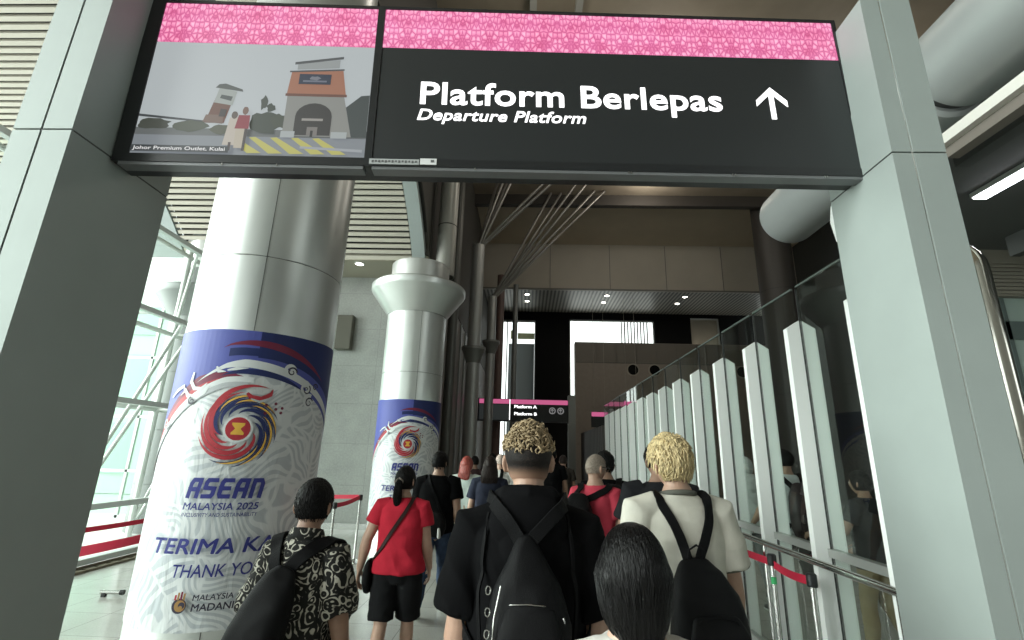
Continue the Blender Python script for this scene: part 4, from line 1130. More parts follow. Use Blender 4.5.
    if collar:
        m = MB(); n = 26
        rx, ry, zc = .077+es*.15, .070+es*.15, 1.472+Z
        ring = [Vector((rx*cos(2*pi*i/n), -.014+ry*sin(2*pi*i/n), zc-.016*sin(2*pi*i/n))) for i in range(n+1)]
        if collar == 'band': m.tube(ring, (.006, .012), 8)
        if collar == 'turned':
            for i in range(n):
                a, b = ring[i], ring[i+1]
                c = Vector((0, -.014, zc)); oa = (a-c)*.42; ob = (b-c)*.42
                m.add([a+Vector((0, 0, .035))-oa*.12, b+Vector((0, 0, .035))-ob*.12, b+ob*.35-Vector((0, 0, .018)), a+oa*.35-Vector((0, 0, .018)), a-oa*.25+Vector((0, 0, .034)), b-ob*.25+Vector((0, 0, .034)), b+ob*.15-Vector((0, 0, .02)), a+oa*.15-Vector((0, 0, .02))], [(0, 1, 2, 3), (5, 4, 7, 6), (4, 5, 1, 0), (3, 2, 6, 7)])
        cm = m.mesh('collar'); cm.transform(SCL); link('collar', cm, collar_mat or top_mat, P.shirt, 180)
    # --- trousers or shorts
    if bottom:
        m = MB()
        m.tube([(0, -.008, .80+Z), (0, -.01, .90+Z), (0, -.012, .97+Z), (0, -.004, 1.04+Z)], [(.13*hip_w, .10), (.17*hip_w, .122), (.176*hip_w, .123), (.158*wd, .112)], 28, side=(1, 0, 0), caps='flat')
        for hip, knee, ank in legs:
            if bottom == 'shorts':
                t = (hip.z-(short_z+Z))/(hip.z-knee.z); e1 = hip.lerp(knee, min(1.05, t))
                m.tube([hip+Vector((0, 0, .03)), hip.lerp(e1, .4), e1], [.10*hip_w, .101*hip_w, .094*hip_w], 22, caps='flat')
            else:
                m.tube([hip+Vector((0, 0, .03)), hip.lerp(knee, .4), knee, knee.lerp(ank, .4)+Vector((0, -.008, 0)), ank+Vector((0, 0, .01))], [.100*hip_w, .092*hip_w, .068, .068, .056], 20, caps='flat')
        me = remesh(m, vox*1.1, 3); displace(me, fold*.8, (7, 7, 9, 0, 0), seed+5, fold*.4, 18); me.transform(SCL)
        P.bottom = link(bottom, me, bottom_mat, body, 180)
    # --- shoes
    for (hip, knee, ank), pit, q in zip(legs, feet, (-1, 1)):
        fd = Vector((q*.10, cos(pit), -sin(pit))).normalized(); up = Vector((0, sin(pit), cos(pit)))
        m = MB(); m.tube([ank-fd*.05-up*.030, ank+fd*.02-up*.026, ank+fd*.10-up*.036, ank+fd*.175-up*.045], [(.041, .045), (.045, .05), (.050, .036), (.043, .027)], 20, side=(1, 0, 0))
        m.tube([ank+up*.005-fd*.012, ank-up*.03-fd*.008], [.044, .046], 16)
        me = remesh(m, .009, 3); me.transform(SCL); sh = link('shoe', me, shoe_mat or BLACKP, body, 180)
        m = MB(); m.tube([ank-fd*.062-up*.066, ank+fd*.02-up*.066, ank+fd*.10-up*.066, ank+fd*.19-up*.064], [(.038, .012), (.043, .012), (.052, .012), (.040, .011)], 20, side=(1, 0, 0))
        me = m.mesh('sole'); me.transform(SCL); link('sole', me, sole_mat or WHITEP, sh, 180)
    dg = None
    P.bvh = BVHTree.FromPolygons([v.co.copy() for v in P.shirt.data.vertices], [tuple(p.vertices) for p in P.shirt.data.polygons])
    P.loc, P.rotz = loc, rotz
    return P

def smoothstep(a, b, x):
    t = max(0, min(1, (x-a)/(b-a))); return t*t*(3-2*t)
def hair_cap(P, fn, mt, name='hair', nu=72, nv=54, rough=0., rsc=40., seed=0, extra=None, fuse=None):
    """fn(dx,dy,dz) -> thickness over the scalp (negative stays under the skin)"""
    m = MB(); vs = []; fs = []
    for i in range(nv+1):
        t = pi*i/nv
        for k in range(nu):
            a = 2*pi*k/nu; d = Vector((sin(t)*cos(a), sin(t)*sin(a), cos(t))); p = head_point(d); th = fn(*d)
            if rough and th > 0: th += rough*noise.noise(d*rsc*.1+Vector((seed, 0, 0)))*min(1, th/.01)
            vs.append(P.HM @ (p+p.normalized()*th))
    for i in range(nv):
        for k in range(nu): fs.append((i*nu+k, (i+1)*nu+k, (i+1)*nu+(k+1) % nu, i*nu+(k+1) % nu))
    m.add(vs, fs)
    if fuse:
        fs.append(tuple(range(nu))); fs.append(tuple(nv*nu+k for k in range(nu))[::-1]); m = MB(); m.add(vs, fs)
        fuse(m); r = remesh(m, .0035, 22); m = MB(); m.add([v.co[:] for v in r.vertices], [tuple(p.vertices) for p in r.polygons])
    if extra: extra(m)
    me = m.mesh(name); me.transform(P.SCL)
    return link(name, me, mt, P.body, 180)
def short_fn(top=.022, side=.008, line=-.28, front=.45):
    def f(dx, dy, dz):
        lim = line if dy < 0 else line+(front-line)*smoothstep(-.05, .75, dy)
        return -.006+(side+.006)*smoothstep(lim-.10, lim+.05, dz)+(top-side)*smoothstep(-.05, .6, dz)*(smoothstep(lim, lim+.2, dz))
    return f
def tufts(P, fn, n, L_, r, seed, spread=.5, zmin=-.45):
    def ex(m):
        rng = random.Random(seed); crown = Vector((.1, -.35, .93)).normalized()
        for i in range(n):
            d = sdir(rng, zmin)
            th = fn(*d)
            if th < .002: continue
            fl = d-crown*d.dot(crown); fl = fl.normalized() if fl.length > .05 else Vector((1, 0, 0))
            fl = (fl-d*fl.dot(d)).normalized(); fl = (fl+d.cross(fl)*rng.gauss(0, spread)).normalized()
            p = head_point(d); l = L_*(.6+.8*rng.random()); a = p+p.normalized()*(th-.004); e = p+fl*l; dd = e.normalized(); e2 = head_point(dd)+dd*(max(th*.6, .002)+.007*rng.random())
            m.tube([P.HM @ a, P.HM @ ((a+e2)/2+d*.004), P.HM @ e2], [r, r*.9, r*.15], 5, caps=None)
    return ex
def sdir(rng, zmin=-.2, back=None):
    while True:
        d = Vector((rng.gauss(0, 1), rng.gauss(0, 1), rng.gauss(0, 1))).normalized()
        if d.z > zmin and (back is None or d.y < back): return d

def bag_obj(P, name, label, cat='bag', group=None):
    o = empty(name, P.loc, (0, 0, radians(P.rotz))); return tag(o, label, cat, group)
def bag_part(P, mb, name, mt, par, smooth=60):
    me = mb.mesh(name); me.transform(P.SCL); return link(name, me, mt, par, smooth)
def strap_mb(P, pts, w, th=.006, off=.004, n=48, mb=None, snap=.03):
    """ribbon that lies on the shirt; pts unscaled"""
    S = P.s*P.k; pts = [Vector(p)*S for p in pts]; pts = [Vector((p.x, p.y, p.z)) for p in pts]
    # catmull-rom
    Q = []
    for i in range(n+1):
        u = i/n*(len(pts)-1); j = min(int(u), len(pts)-2); t = u-j
        p0, p1, p2, p3 = pts[max(j-1, 0)], pts[j], pts[j+1], pts[min(j+2, len(pts)-1)]
        Q.append(.5*((2*p1)+(p2-p0)*t+(2*p0-5*p1+4*p2-p3)*t*t+(3*p1-p0-3*p2+p3)*t**3))
    N = []
    for i, p in enumerate(Q):
        loc, nr, idx, dist = P.bvh.find_nearest(p)
        sd = (p-loc).dot(nr)
        if sd < off*S or dist < snap: Q[i] = loc+nr*(off*S)
        N.append(nr)
    for _ in range(3):
        Q = [Q[0]]+[(Q[i-1]+Q[i]*2+Q[i+1])/4 for i in range(1, n)]+[Q[-1]]
        N = [N[0]]+[((N[i-1]+N[i]*2+N[i+1])/4).normalized() for i in range(1, n)]+[N[-1]]
    for i in range(n+1):      # keep outside
        for sgn in (0,):
            loc, nr, idx, dist = P.bvh.find_nearest(Q[i])
            if (Q[i]-loc).dot(nr) < off*S: Q[i] = loc+nr*off*S
    m = mb or MB(); vs = []; hw = w/2*S; t_ = th*S
    for i in range(n+1):
        T_ = (Q[min(i+1, n)]-Q[max(i-1, 0)]).normalized(); nn = (N[i]-T_*N[i].dot(T_)).normalized(); sd = T_.cross(nn)
        vs += [Q[i]-sd*hw, Q[i]+sd*hw, Q[i]+sd*hw*.92+nn*t_, Q[i]-sd*hw*.92+nn*t_]
    fs = [(3, 2, 1, 0), (4*n, 4*n+1, 4*n+2, 4*n+3)]
    for i in range(n):
        for k in range(4): fs.append((4*i+k, 4*i+(k+1) % 4, 4*i+4+(k+1) % 4, 4*i+4+k))
    m.add(vs, fs)
    return m
def strap(P, pts, w, mt, par, name='strap', **kw):
    m = strap_mb(P, pts, w, **kw); me = m.mesh(name); return link(name, me, mt, par, 60)
def pack_body(P, rings, name, mt, par, power=3., tiltdeg=0, vox=None, fold=.004, seed=3, n=32):
    """rings: (z, x, y, rx, ry)"""
    m = MB(); m.tube([(x, y, z+P.Z) for z, x, y, rx, ry in rings], [(rx, ry) for z, x, y, rx, ry in rings], n, side=(1, 0, 0), caps='round', power=power)
    me = remesh(m, vox or .009, 3); displace(me, fold, (6, 6, 5, 2, 1), seed, fold*.5, 16); me.transform(P.SCL)
    return link(name, me, mt, par, 180)
NYL = mat('black_nylon', (.004, .004, .0045), .5, 0, .11, var=.2, vscale=20, bump=.3, bscale=500)
NYL2 = mat('black_nylon_strap', (.005, .005, .0055), .65, 0, .08, bump=.4, bscale=300)
MET = mat('zip_metal', (.45, .45, .43), .25, 1.)
BLKT = cloth('black_jersey', (.0045, .0045, .005), .3, .9)
def zips(P, pts, par, r=.0026, name='zip', mt=MET):
    m = MB(); m.tube([(x, y, z+P.Z) for x, y, z in pts], r, 8); return bag_part(P, m, name, mt, par)

# ---- A: hooded black top, bleached curls
A = make_person('person in an oversized black hooded top with bleached curls over a dark undercut, centre front', (.012, 1.86, 0), 1.775, 0, 1.02, SKIN3, arms=((8, 2, 8), (8, 2, 8)), stride=9, head=(0, 0, -1),
                top='hooded_top', top_mat=BLKT, sleeve=.92, sleeve_r=(.072, .082), hem=.70, ease=.024, bottom='trousers', bottom_mat=cloth('black_twill', (.012, .012, .013)), vox=.007, fold=.010, seed=2, hood=True)
def fA(dx, dy, dz):
    lim = -.52 if dy < 0 else -.45+.9*smoothstep(-.05, .6, dy)
    return -.006+.0085*smoothstep(lim-.15, lim+.08, dz)+.010*smoothstep(-.15, .25, dz)
fade, nt, b = new_mat('dark_undercut')
b.inputs['Roughness'].default_value = .7
tc = nt.nodes.new('ShaderNodeTexCoord'); nz = nt.nodes.new('ShaderNodeTexNoise'); nz.inputs['Scale'].default_value = 260; nz.inputs['Detail'].default_value = 2
rp = nt.nodes.new('ShaderNodeValToRGB'); rp.color_ramp.elements[0].color = (.008, .007, .007, 1); rp.color_ramp.elements[1].color = (.035, .025, .02, 1); rp.color_ramp.elements[0].position = .45; rp.color_ramp.elements[1].position = .75
nt.links.new(tc.outputs['Object'], nz.inputs['Vector']); nt.links.new(nz.outputs['Fac'], rp.inputs['Fac'])
zc = (A.HM.translation.z)*A.s*A.k; sp = nt.nodes.new('ShaderNodeSeparateXYZ'); nt.links.new(tc.outputs['Object'], sp.inputs[0])
mr = nt.nodes.new('ShaderNodeMapRange'); mr.inputs[1].default_value = zc-.062; mr.inputs[2].default_value = zc-.012; mr.interpolation_type = 'SMOOTHSTEP'
nt.links.new(sp.outputs[2], mr.inputs[0])
mxf = nt.nodes.new('ShaderNodeMix'); mxf.data_type = 'RGBA'; mxf.inputs[6].default_value = (.30, .18, .125, 1); nt.links.new(mr.outputs[0], mxf.inputs[0]); nt.links.new(rp.outputs['Color'], mxf.inputs[7]); nt.links.new(mxf.outputs[2], b.inputs['Base Color'])
b.inputs['Specular IOR Level'].default_value = .2
hair_cap(A, fA, fade, 'undercut', rough=.001, rsc=300)
def curls(m):
    rng = random.Random(4)
    for i in range(620):
        d = sdir(rng, .24+.10*rng.random()); p = head_point(d); th = .009+.012*rng.random()
        if d.z < .42: th *= .75
        c = p+p.normalized()*th; ax = Vector((rng.gauss(0, 1), rng.gauss(0, 1), rng.gauss(0, 1))).normalized(); u = ax.orthogonal().normalized(); v = ax.cross(u); r = .007+.006*rng.random()
        pts = [A.HM @ (c+u*r*cos(t*.75)+v*r*sin(t*.75)+ax*.0016*t) for t in range(10)]
        m.tube(pts, [.0012]+[.0032]*7+[.0022, .0010], 5, caps=None)
def fA2(dx, dy, dz):
    lim = .20 if dy < .3 else .36
    return -.02+.030*smoothstep(lim-.02, lim+.22, dz)+.010*noise.noise(Vector((dx, dy, dz))*6)*smoothstep(.3, .6, dz)
hair_cap(A, fA2, H_ASH, 'bleached_curls', rough=.010, rsc=90, extra=curls)
bg = bag_obj(A, 'backpack', 'small black teardrop backpack on the hooded black top, centre front', 'backpack')
bd_ = pack_body(A, [(.93, .01, -.205, .10, .05), (1.02, .01, -.215, .125, .07), (1.15, .005, -.215, .122, .066), (1.25, .0, -.20, .095, .05), (1.33, -.005, -.18, .052, .03), (1.37, -.01, -.168, .028, .016)], 'pack', NYL, bg, 2.4, vox=.007, fold=.007)
pack_body(A, [(.97, .01, -.268, .08, .02), (1.04, .01, -.280, .10, .028), (1.14, .008, -.272, .092, .022), (1.20, .008, -.257, .072, .012)], 'front_pocket', NYL, bg, 2.6, vox=.006)
for q in (-1, 1):
    strap(A, [(q*.018-.008, -.168, 1.37+A.Z), (q*.065, -.15, 1.43+A.Z), (q*.11, -.09, 1.47+A.Z), (q*.128, .02, 1.48+A.Z), (q*.130, .12, 1.36+A.Z), (q*.16, .10, 1.18+A.Z), (q*.18, -.05, 1.08+A.Z), (q*.13, -.17, .99+A.Z)], .042, NYL2, bg, off=.010)
    strap(A, [(q*.125, -.10, 1.44+A.Z), (q*.15, -.135, 1.25+A.Z), (q*.14, -.16, 1.08+A.Z), (q*.11, -.19, .95+A.Z)], .012, NYL2, bg, 'webbing', off=.006)
zips(A, [(-.078, -.258, 1.26), (-.094, -.272, 1.18), (-.100, -.284, 1.06), (-.09, -.28, .97)], bg)
zips(A, [(-.05, -.268, 1.215), (0, -.275, 1.22), (.05, -.268, 1.215)], bg, .0022)
zips(A, [(.105, -.25, 1.18), (.115, -.255, 1.06)], bg, .0035)
m = MB()
for z in (1.255, 1.20, 1.145):
    for i in range(12):
        pass
    ring = [Vector((-.112+.010*cos(t*pi/6)*.7, -.285, z+A.Z+.011*sin(t*pi/6))) for t in range(13)]
    m.tube(ring, .0024, 6)
m.tube([(-.106, -.288, 1.115+A.Z), (-.106, -.291, 1.04+A.Z)], .007, 8)
bag_part(A, m, 'buckle', MET, bg)

# ---- B: blond hair, cream t-shirt, black backpack
cream = cloth('cream_jersey', (.50, .48, .42), .25)
B = make_person('person with short golden blond hair in a cream t-shirt walking at the right', (.735, 2.5, 0), 1.77, 4, .98, SKIN3, arms=((11, -2, 12), (11, 0, 8)), stride=10, lead=-1, head=(6, 0, -5),
                top='t_shirt', top_mat=cream, sleeve=.80, sleeve_r=(.088, .086), hem=.78, ease=.03, bottom='trousers', bottom_mat=cloth('charcoal_twill', (.03, .03, .032)), vox=.007, fold=.010, seed=6, collar='band', collar_mat=cloth('dark_rib', (.10, .10, .085)))
def fB(dx, dy, dz):
    lim = -.55 if dy < -.1 else -.55+.85*smoothstep(-.1, .7, dy)
    if abs(dx) > .8 and dy > -.35: lim = max(lim, .0)
    return -.008+.026*smoothstep(lim-.12, lim+.10, dz)+.014*smoothstep(0, .7, dz)
def spikes(m):
    rng = random.Random(9)
    crown = Vector((.12, -.25, .96)).normalized()
    for i in range(900):
        d = sdir(rng, -.5)
        if fB(*d) < .012: continue
        flow = (d-crown*d.dot(crown)); flow = (flow.normalized() if flow.length > .05 else Vector((rng.gauss(0, 1), rng.gauss(0, 1), 0)).normalized())
        flow = (flow-d*flow.dot(d)).normalized(); flow = (flow+d.cross(flow)*rng.gauss(0, .35)+Vector((0, 0, -.25))).normalized()
        p = head_point(d); th = fB(*d); L_ = .020+.022*rng.random()
        a = p+p.normalized()*(th-.008); e = p+flow*L_; dd = e.normalized(); e2 = head_point(dd); e2 = e2+dd*(max(th, .012)+.002+.008*rng.random())
        mid = (a+e2)/2+d*.005
        m.tube([B.HM @ a, B.HM @ mid, B.HM @ e2], [.0045, .0042, .0006], 5, caps=None)
hair_cap(B, fB, H_BLOND, 'hair', rough=.006, rsc=70, seed=2, extra=spikes)
m = MB()      # dark rib on both sleeve ends
for (S, E_, W, d1, d2), q in zip(B.armj, (-1, 1)):
    c = S.lerp(E_, .80); u = d1.orthogonal().normalized(); v = d1.cross(u)
    ring = [c+(u*cos(t*pi/12)+v*sin(t*pi/12))*.087 for t in range(25)]
    m.tube(ring, (.004, .008), 8)
bag_part(B, m, 'sleeve_rib', cloth('olive_rib', (.09, .09, .07)), B.shirt)
bg = bag_obj(B, 'backpack', 'black backpack with narrow straps on the cream t-shirt', 'backpack')
bx = .008
pack_body(B, [(.72, bx+.012, -.215, .12, .05), (.80, bx+.012, -.235, .155, .075), (.98, bx+.006, -.24, .152, .078), (1.09, bx, -.228, .135, .065), (1.17, bx-.01, -.20, .098, .045), (1.21, bx-.012, -.18, .065, .02)], 'pack', NYL, bg, 2.5, vox=.007, fold=.006, seed=8)
pack_body(B, [(.76, bx+.02, -.30, .10, .02), (.86, bx+.02, -.318, .12, .028), (.98, bx+.012, -.318, .115, .024), (1.04, bx+.01, -.30, .09, .012)], 'front_pocket', NYL, bg, 2.8, vox=.007, seed=9)
for q in (-1, 1):
    strap(B, [(bx-.015+q*.022, -.18, 1.205+B.Z), (bx*.6+q*.062, -.15, 1.32+B.Z), (q*.105, -.10, 1.43+B.Z), (q*.118, -.02, 1.47+B.Z), (q*.125, .09, 1.40+B.Z), (q*.15, .12, 1.25+B.Z), (q*.185, .0, 1.08+B.Z), (bx+q*.13, -.17, .86+B.Z)], .042, NYL2, bg, off=.008)
m = MB(); m.tube([(bx-.045, -.185, 1.215+B.Z), (bx-.04, -.195, 1.265+B.Z), (bx-.01, -.20, 1.285+B.Z), (bx+.02, -.195, 1.265+B.Z), (bx+.022, -.185, 1.215+B.Z)], .0045, 8); bag_part(B, m, 'handle', NYL2, bg)
zips(B, [(bx-.09, -.312, .98), (bx-.06, -.322, 1.035), (bx+.01, -.325, 1.05), (bx+.08, -.322, 1.035), (bx+.115, -.312, .98)], bg, .0028, mt=NYL2)

# ---- C: woman with long black hair tied low, closest
C_ = make_person('person nearest the camera with sleek black hair tied low at the nape', (.258, 1.265, 0), 1.507, 3, .88, SKIN, arms=((8, 0, 10), (8, 0, 10)), stride=8, head=(0, 0, 0), top='blouse', top_mat=cloth('white_blouse', (.55, .53, .49)), sleeve=.6, hem=.82, ease=.014,
                 bottom='trousers', bottom_mat=cloth('grey_trousers', (.10, .10, .11)), vox=.008, seed=11, hip_w=1.0)
def fC(dx, dy, dz):
    lim = -.95 if dy < 0.1 else -.95+1.5*smoothstep(.1, .75, dy)
    return -.008+.022*smoothstep(lim-.12, lim+.12, dz)+.010*smoothstep(-.6, .2, dz)*smoothstep(.3, -.6, dy)+.006*smoothstep(.2, .9, dz)+.010*smoothstep(.7, .95, abs(dx))*smoothstep(.5, .1, abs(dz+.1))*smoothstep(.5, .2, dy)
tie = Vector((.012, -.096, -.172))
def nape(m):
    m.tube([C_.HM @ Vector(p) for p in ((0, -.010, -.015), (0, -.020, -.045), (.001, -.034, -.078), (.003, -.052, -.110), (.006, -.070, -.140), (.010, -.088, -.168))], [(.098, .098), (.099, .096), (.092, .086), (.075, .064), (.050, .042), (.024, .024)], 32, side=C_.HM.to_3x3() @ Vector((1, 0, 0)))
def sleek(m):
    rng = random.Random(5)
    bv = BVHTree.FromPolygons([Vector(v) for v in m.v], m.f)
    for i in range(640):
        az = rng.uniform(-pi*1.02, .02*pi); el = rng.uniform(-.1, 1.25)
        d0 = Vector((cos(az)*cos(el), sin(az)*cos(el), sin(el)))
        pts = []; rad = []
        off = rng.uniform(-.0008, .0018)
        for k in range(9):
            t = k/8; p0 = head_point(d0); tgt = tie.normalized(); d = (d0*(1-t)+tgt*t)
            if d.length < .05: break
            d.normalize(); pp_ = head_point(d); q_ = pp_+pp_.normalized()*(max(.004, fC(*d))+off)
            if t > .7: q_ = q_.lerp(tie+Vector((rng.gauss(0, .006), rng.gauss(0, .006), 0)), (t-.7)/.3)
            q_ = C_.HM @ q_; lo_, no_, _i, _d = bv.find_nearest(q_); pts.append(lo_+no_*(.0004+.0008*rng.random()))
        if len(pts) == 9: m.tube(pts, [.0004]+[.0011]*7+[.0009], 4, caps=None)
    # tied tail down the back
    tl = [tie+Vector((0, .03, .03)), tie, tie+Vector((.004, -.018, -.05)), tie+Vector((.004, -.03, -.14)), tie+Vector((.002, -.034, -.26)), tie+Vector((0, -.025, -.36))]
    m.tube([C_.HM @ p for p in tl], [.03, .022, .026, .032, .026, .006], 18)
    for i in range(70):
        a = rng.uniform(0, 2*pi); 
        m.tube([C_.HM @ (p+Vector((cos(a), sin(a), 0))*r*1.02) for p, r in zip(tl, (.03, .022, .026, .032, .026, .010))], .0014, 4, caps=None)
hair_cap(C_, fC, H_GLOSS, 'hair', nu=96, nv=72, rough=.0015, rsc=30, extra=sleek, fuse=nape)
m = MB(); ring = [C_.HM @ (tie+Vector((.024*cos(t*pi/10), .024*sin(t*pi/10)-.003, -.004))) for t in range(21)]; m.tube(ring, .006, 8); me = m.mesh('hair_tie'); me.transform(C_.SCL); link('hair_tie', me, BLACKP, C_.body, 60)

# ---- D: batik shirt
bt, nt, b = new_mat('black_white_swirl_print')
b.inputs['Roughness'].default_value = .8; b.inputs['Specular IOR Level'].default_value = .25
tc = nt.nodes.new('ShaderNodeTexCoord'); nz = nt.nodes.new('ShaderNodeTexNoise'); nz.inputs['Scale'].default_value = 9; nz.inputs['Detail'].default_value = 1
mxv = nt.nodes.new('ShaderNodeMix'); mxv.data_type = 'VECTOR'; mxv.inputs[0].default_value = .08
nt.links.new(tc.outputs['Object'], nz.inputs['Vector']); nt.links.new(tc.outputs['Object'], mxv.inputs[4]); nt.links.new(nz.outputs['Color'], mxv.inputs[5])
vo = nt.nodes.new('ShaderNodeTexVoronoi'); vo.inputs['Scale'].default_value = 24; nt.links.new(mxv.outputs[1], vo.inputs['Vector'])
ml = nt.nodes.new('ShaderNodeMath'); ml.operation = 'MULTIPLY'; ml.inputs[1].default_value = 19; nt.links.new(vo.outputs['Distance'], ml.inputs[0])
sn = nt.nodes.new('ShaderNodeMath'); sn.operation = 'SINE'; nt.links.new(ml.outputs[0], sn.inputs[0])
n2 = nt.nodes.new('ShaderNodeTexNoise'); n2.inputs['Scale'].default_value = 30; n2.inputs['Detail'].default_value = 2; nt.links.new(tc.outputs['Object'], n2.inputs['Vector'])
s2 = nt.nodes.new('ShaderNodeMath'); s2.operation = 'MULTIPLY_ADD'; s2.inputs[1].default_value = 4.5; s2.inputs[2].default_value = -2.5; nt.links.new(n2.outputs['Fac'], s2.inputs[0])
a2 = nt.nodes.new('ShaderNodeMath'); a2.operation = 'ADD'; nt.links.new(sn.outputs[0], a2.inputs[0]); nt.links.new(s2.outputs[0], a2.inputs[1])
rp = nt.nodes.new('ShaderNodeValToRGB'); e = rp.color_ramp.elements; e[0].position = .15; e[0].color = (.010, .010, .009, 1); e[1].position = .62; e[1].color = (.42, .40, .34, 1)
nt.links.new(a2.outputs[0], rp.inputs['Fac']); nt.links.new(rp.outputs['Color'], b.inputs['Base Color'])
D = make_person('person in a black and cream swirl patterned shirt with cropped black hair, left front', (-.945, 2.25, 0), 1.535, -3, .80, SKIN2, arms=((19, 4, 20), (13, -2, 14)), stride=12, head=(3, 3, 0),
                top='patterned_shirt', top_mat=bt, sleeve=.90, sleeve_r=(.074, .082), hem=.76, ease=.022, bottom='trousers', bottom_mat=cloth('dark_trousers', (.025, .025, .028)), vox=.007, fold=.011, seed=13, collar='turned')
fD = short_fn(.020, .008, -.42, .42)
hair_cap(D, fD, H_BLACK, rough=.004, rsc=120, extra=tufts(D, fD, 900, .018, .0022, 5))
bg = bag_obj(D, 'backpack', 'black backpack hanging aslant on the swirl patterned shirt', 'backpack')
# slanted: top toward the right shoulder, bottom to the left
def sl(z): return .0-(1.34-z)*.27
pack_body(D, [(z, sl(z), -.185-d, rx, ry) for z, d, rx, ry in ((.74, .02, .085, .04), (.82, .045, .115, .075), (.98, .06, .122, .088), (1.12, .055, .115, .085), (1.24, .035, .098, .065), (1.32, .015, .075, .035), (1.35, .0, .055, .02))], 'pack', NYL, bg, 2.5, vox=.007, fold=.006, seed=3)
pack_body(D, [(z, sl(z)+.0, -.26-d, rx, ry) for z, d, rx, ry in ((.80, .03, .07, .02), (.90, .055, .09, .03), (1.02, .055, .088, .028), (1.10, .035, .065, .015))], 'front_pocket', NYL, bg, 2.6, vox=.007, seed=4)
strap(D, [(-.06, -.17, 1.33+D.Z), (-.10, -.12, 1.42+D.Z), (-.13, -.03, 1.47+D.Z), (-.14, .09, 1.40+D.Z), (-.17, .12, 1.22+D.Z), (-.22, .0, 1.02+D.Z), (-.25, -.15, .86+D.Z)], .062, NYL2, bg, off=.008, th=.010)
strap(D, [(-.01, -.17, 1.34+D.Z), (.05, -.13, 1.41+D.Z), (.12, -.06, 1.465+D.Z), (.145, .05, 1.44+D.Z), (.16, .13, 1.28+D.Z), (.20, .06, 1.08+D.Z), (.14, -.16, .93+D.Z), (.0, -.19, .84+D.Z)], .062, NYL2, bg, off=.008, th=.010)
zips(D, [(sl(.92)+.10, -.27, .92), (sl(1.05)+.10, -.265, 1.05), (sl(1.16)+.09, -.255, 1.16)], bg, .004, mt=NYL2)
m = MB(); m.tube([(sl(.95)+.06, -.335, .985+D.Z), (sl(.95)+.055, -.337, .95+D.Z)], .006, 8); m.tube([(sl(.9)+.065, -.335, .92+D.Z), (sl(.9)+.06, -.337, .88+D.Z)], .006, 8); bag_part(D, m, 'zip_pull', MET, bg)
m = MB(); W = D.armj[1][2]; d2 = D.armj[1][4]; u = d2.orthogonal().normalized(); v = d2.cross(u); m.tube([W-d2*.02+(u*cos(t*pi/8)+v*sin(t*pi/8))*.030 for t in range(17)], (.008, .005), 8); me = m.mesh('wristwatch'); me.transform(D.SCL); link('wristband', me, BLACKP, D.body, 60)

# ---- E: red t-shirt woman
redt = cloth('red_jersey', (.44, .017, .036), .25)
E1 = make_person('person in a red t-shirt and black shorts with a ponytail', (-.97, 4.05, 0), 1.55, 2, .98, SKIN, arms=((21, -6, 14), (10, 4, 22)), stride=11, lead=-1, head=(-14, 0, 0),
                 top='t_shirt', top_mat=redt, sleeve=.52, sleeve_r=(.075, .078), hem=.885, ease=.026, bottom='shorts', bottom_mat=cloth('black_shorts', (.012, .012, .013)), short_z=.52, vox=.0065, fold=.008, seed=17, hip_w=1.1, shoe_mat=cloth('grey_trainers', (.2, .2, .2)))
def tailE(m):
    rng = random.Random(3)
    P_ = [Vector((0, -.085, .01)), Vector((0, -.118, .0)), Vector((-.004, -.128, -.06)), Vector((-.006, -.12, -.14)), Vector((-.004, -.105, -.21)), Vector((0, -.10, -.26))]
    R_ = (.022, .026, .034, .036, .026, .006)
    m.tube([E1.HM @ p for p in P_], list(R_), 16)
    for i in range(60):
        a = rng.uniform(0, 2*pi); m.tube([E1.HM @ (p+Vector((cos(a), sin(a), 0))*r*1.04) for p, r in zip(P_, R_)], .0022, 4, caps=None)
def fE(dx, dy, dz):
    lim = -.55 if dy < 0.15 else -.55+1.05*smoothstep(.15, .75, dy)
    return -.008+.022*smoothstep(lim-.12, lim+.1, dz)+.004*smoothstep(0, 1, dz)
hair_cap(E1, fE, H_BLACK, rough=.002, extra=tailE)
m = MB(); ring = [E1.HM @ Vector((.027*cos(t*pi/10), -.118+.012*cos(t), .002+.027*sin(t*pi/10))) for t in range(21)]; m.tube(ring, .007, 8); me = m.mesh('hair_tie'); me.transform(E1.SCL); link('hair_tie', me, mat('grey_hair_tie', (.18, .15, .13), .6), E1.body, 60)
bg = bag_obj(E1, 'crossbody_bag', 'black crossbody bag with a dark brown strap worn over the red t-shirt', 'bag')
strap(E1, [(.085, .09, 1.36+E1.Z), (.088, -.01, 1.47+E1.Z), (.07, -.09, 1.40+E1.Z), (-.02, -.14, 1.25+E1.Z), (-.13, -.13, 1.08+E1.Z), (-.20, -.04, .95+E1.Z)], .032, mat('dark_brown_leather', (.022, .010, .009), .6, 0, .2), bg, off=.006)
pack_body(E1, [(.74, -.235, -.03, .03, .07), (.80, -.240, -.03, .038, .09), (.90, -.238, -.03, .036, .088), (.95, -.232, -.03, .025, .075)], 'pouch', NYL, bg, 3, vox=.008)

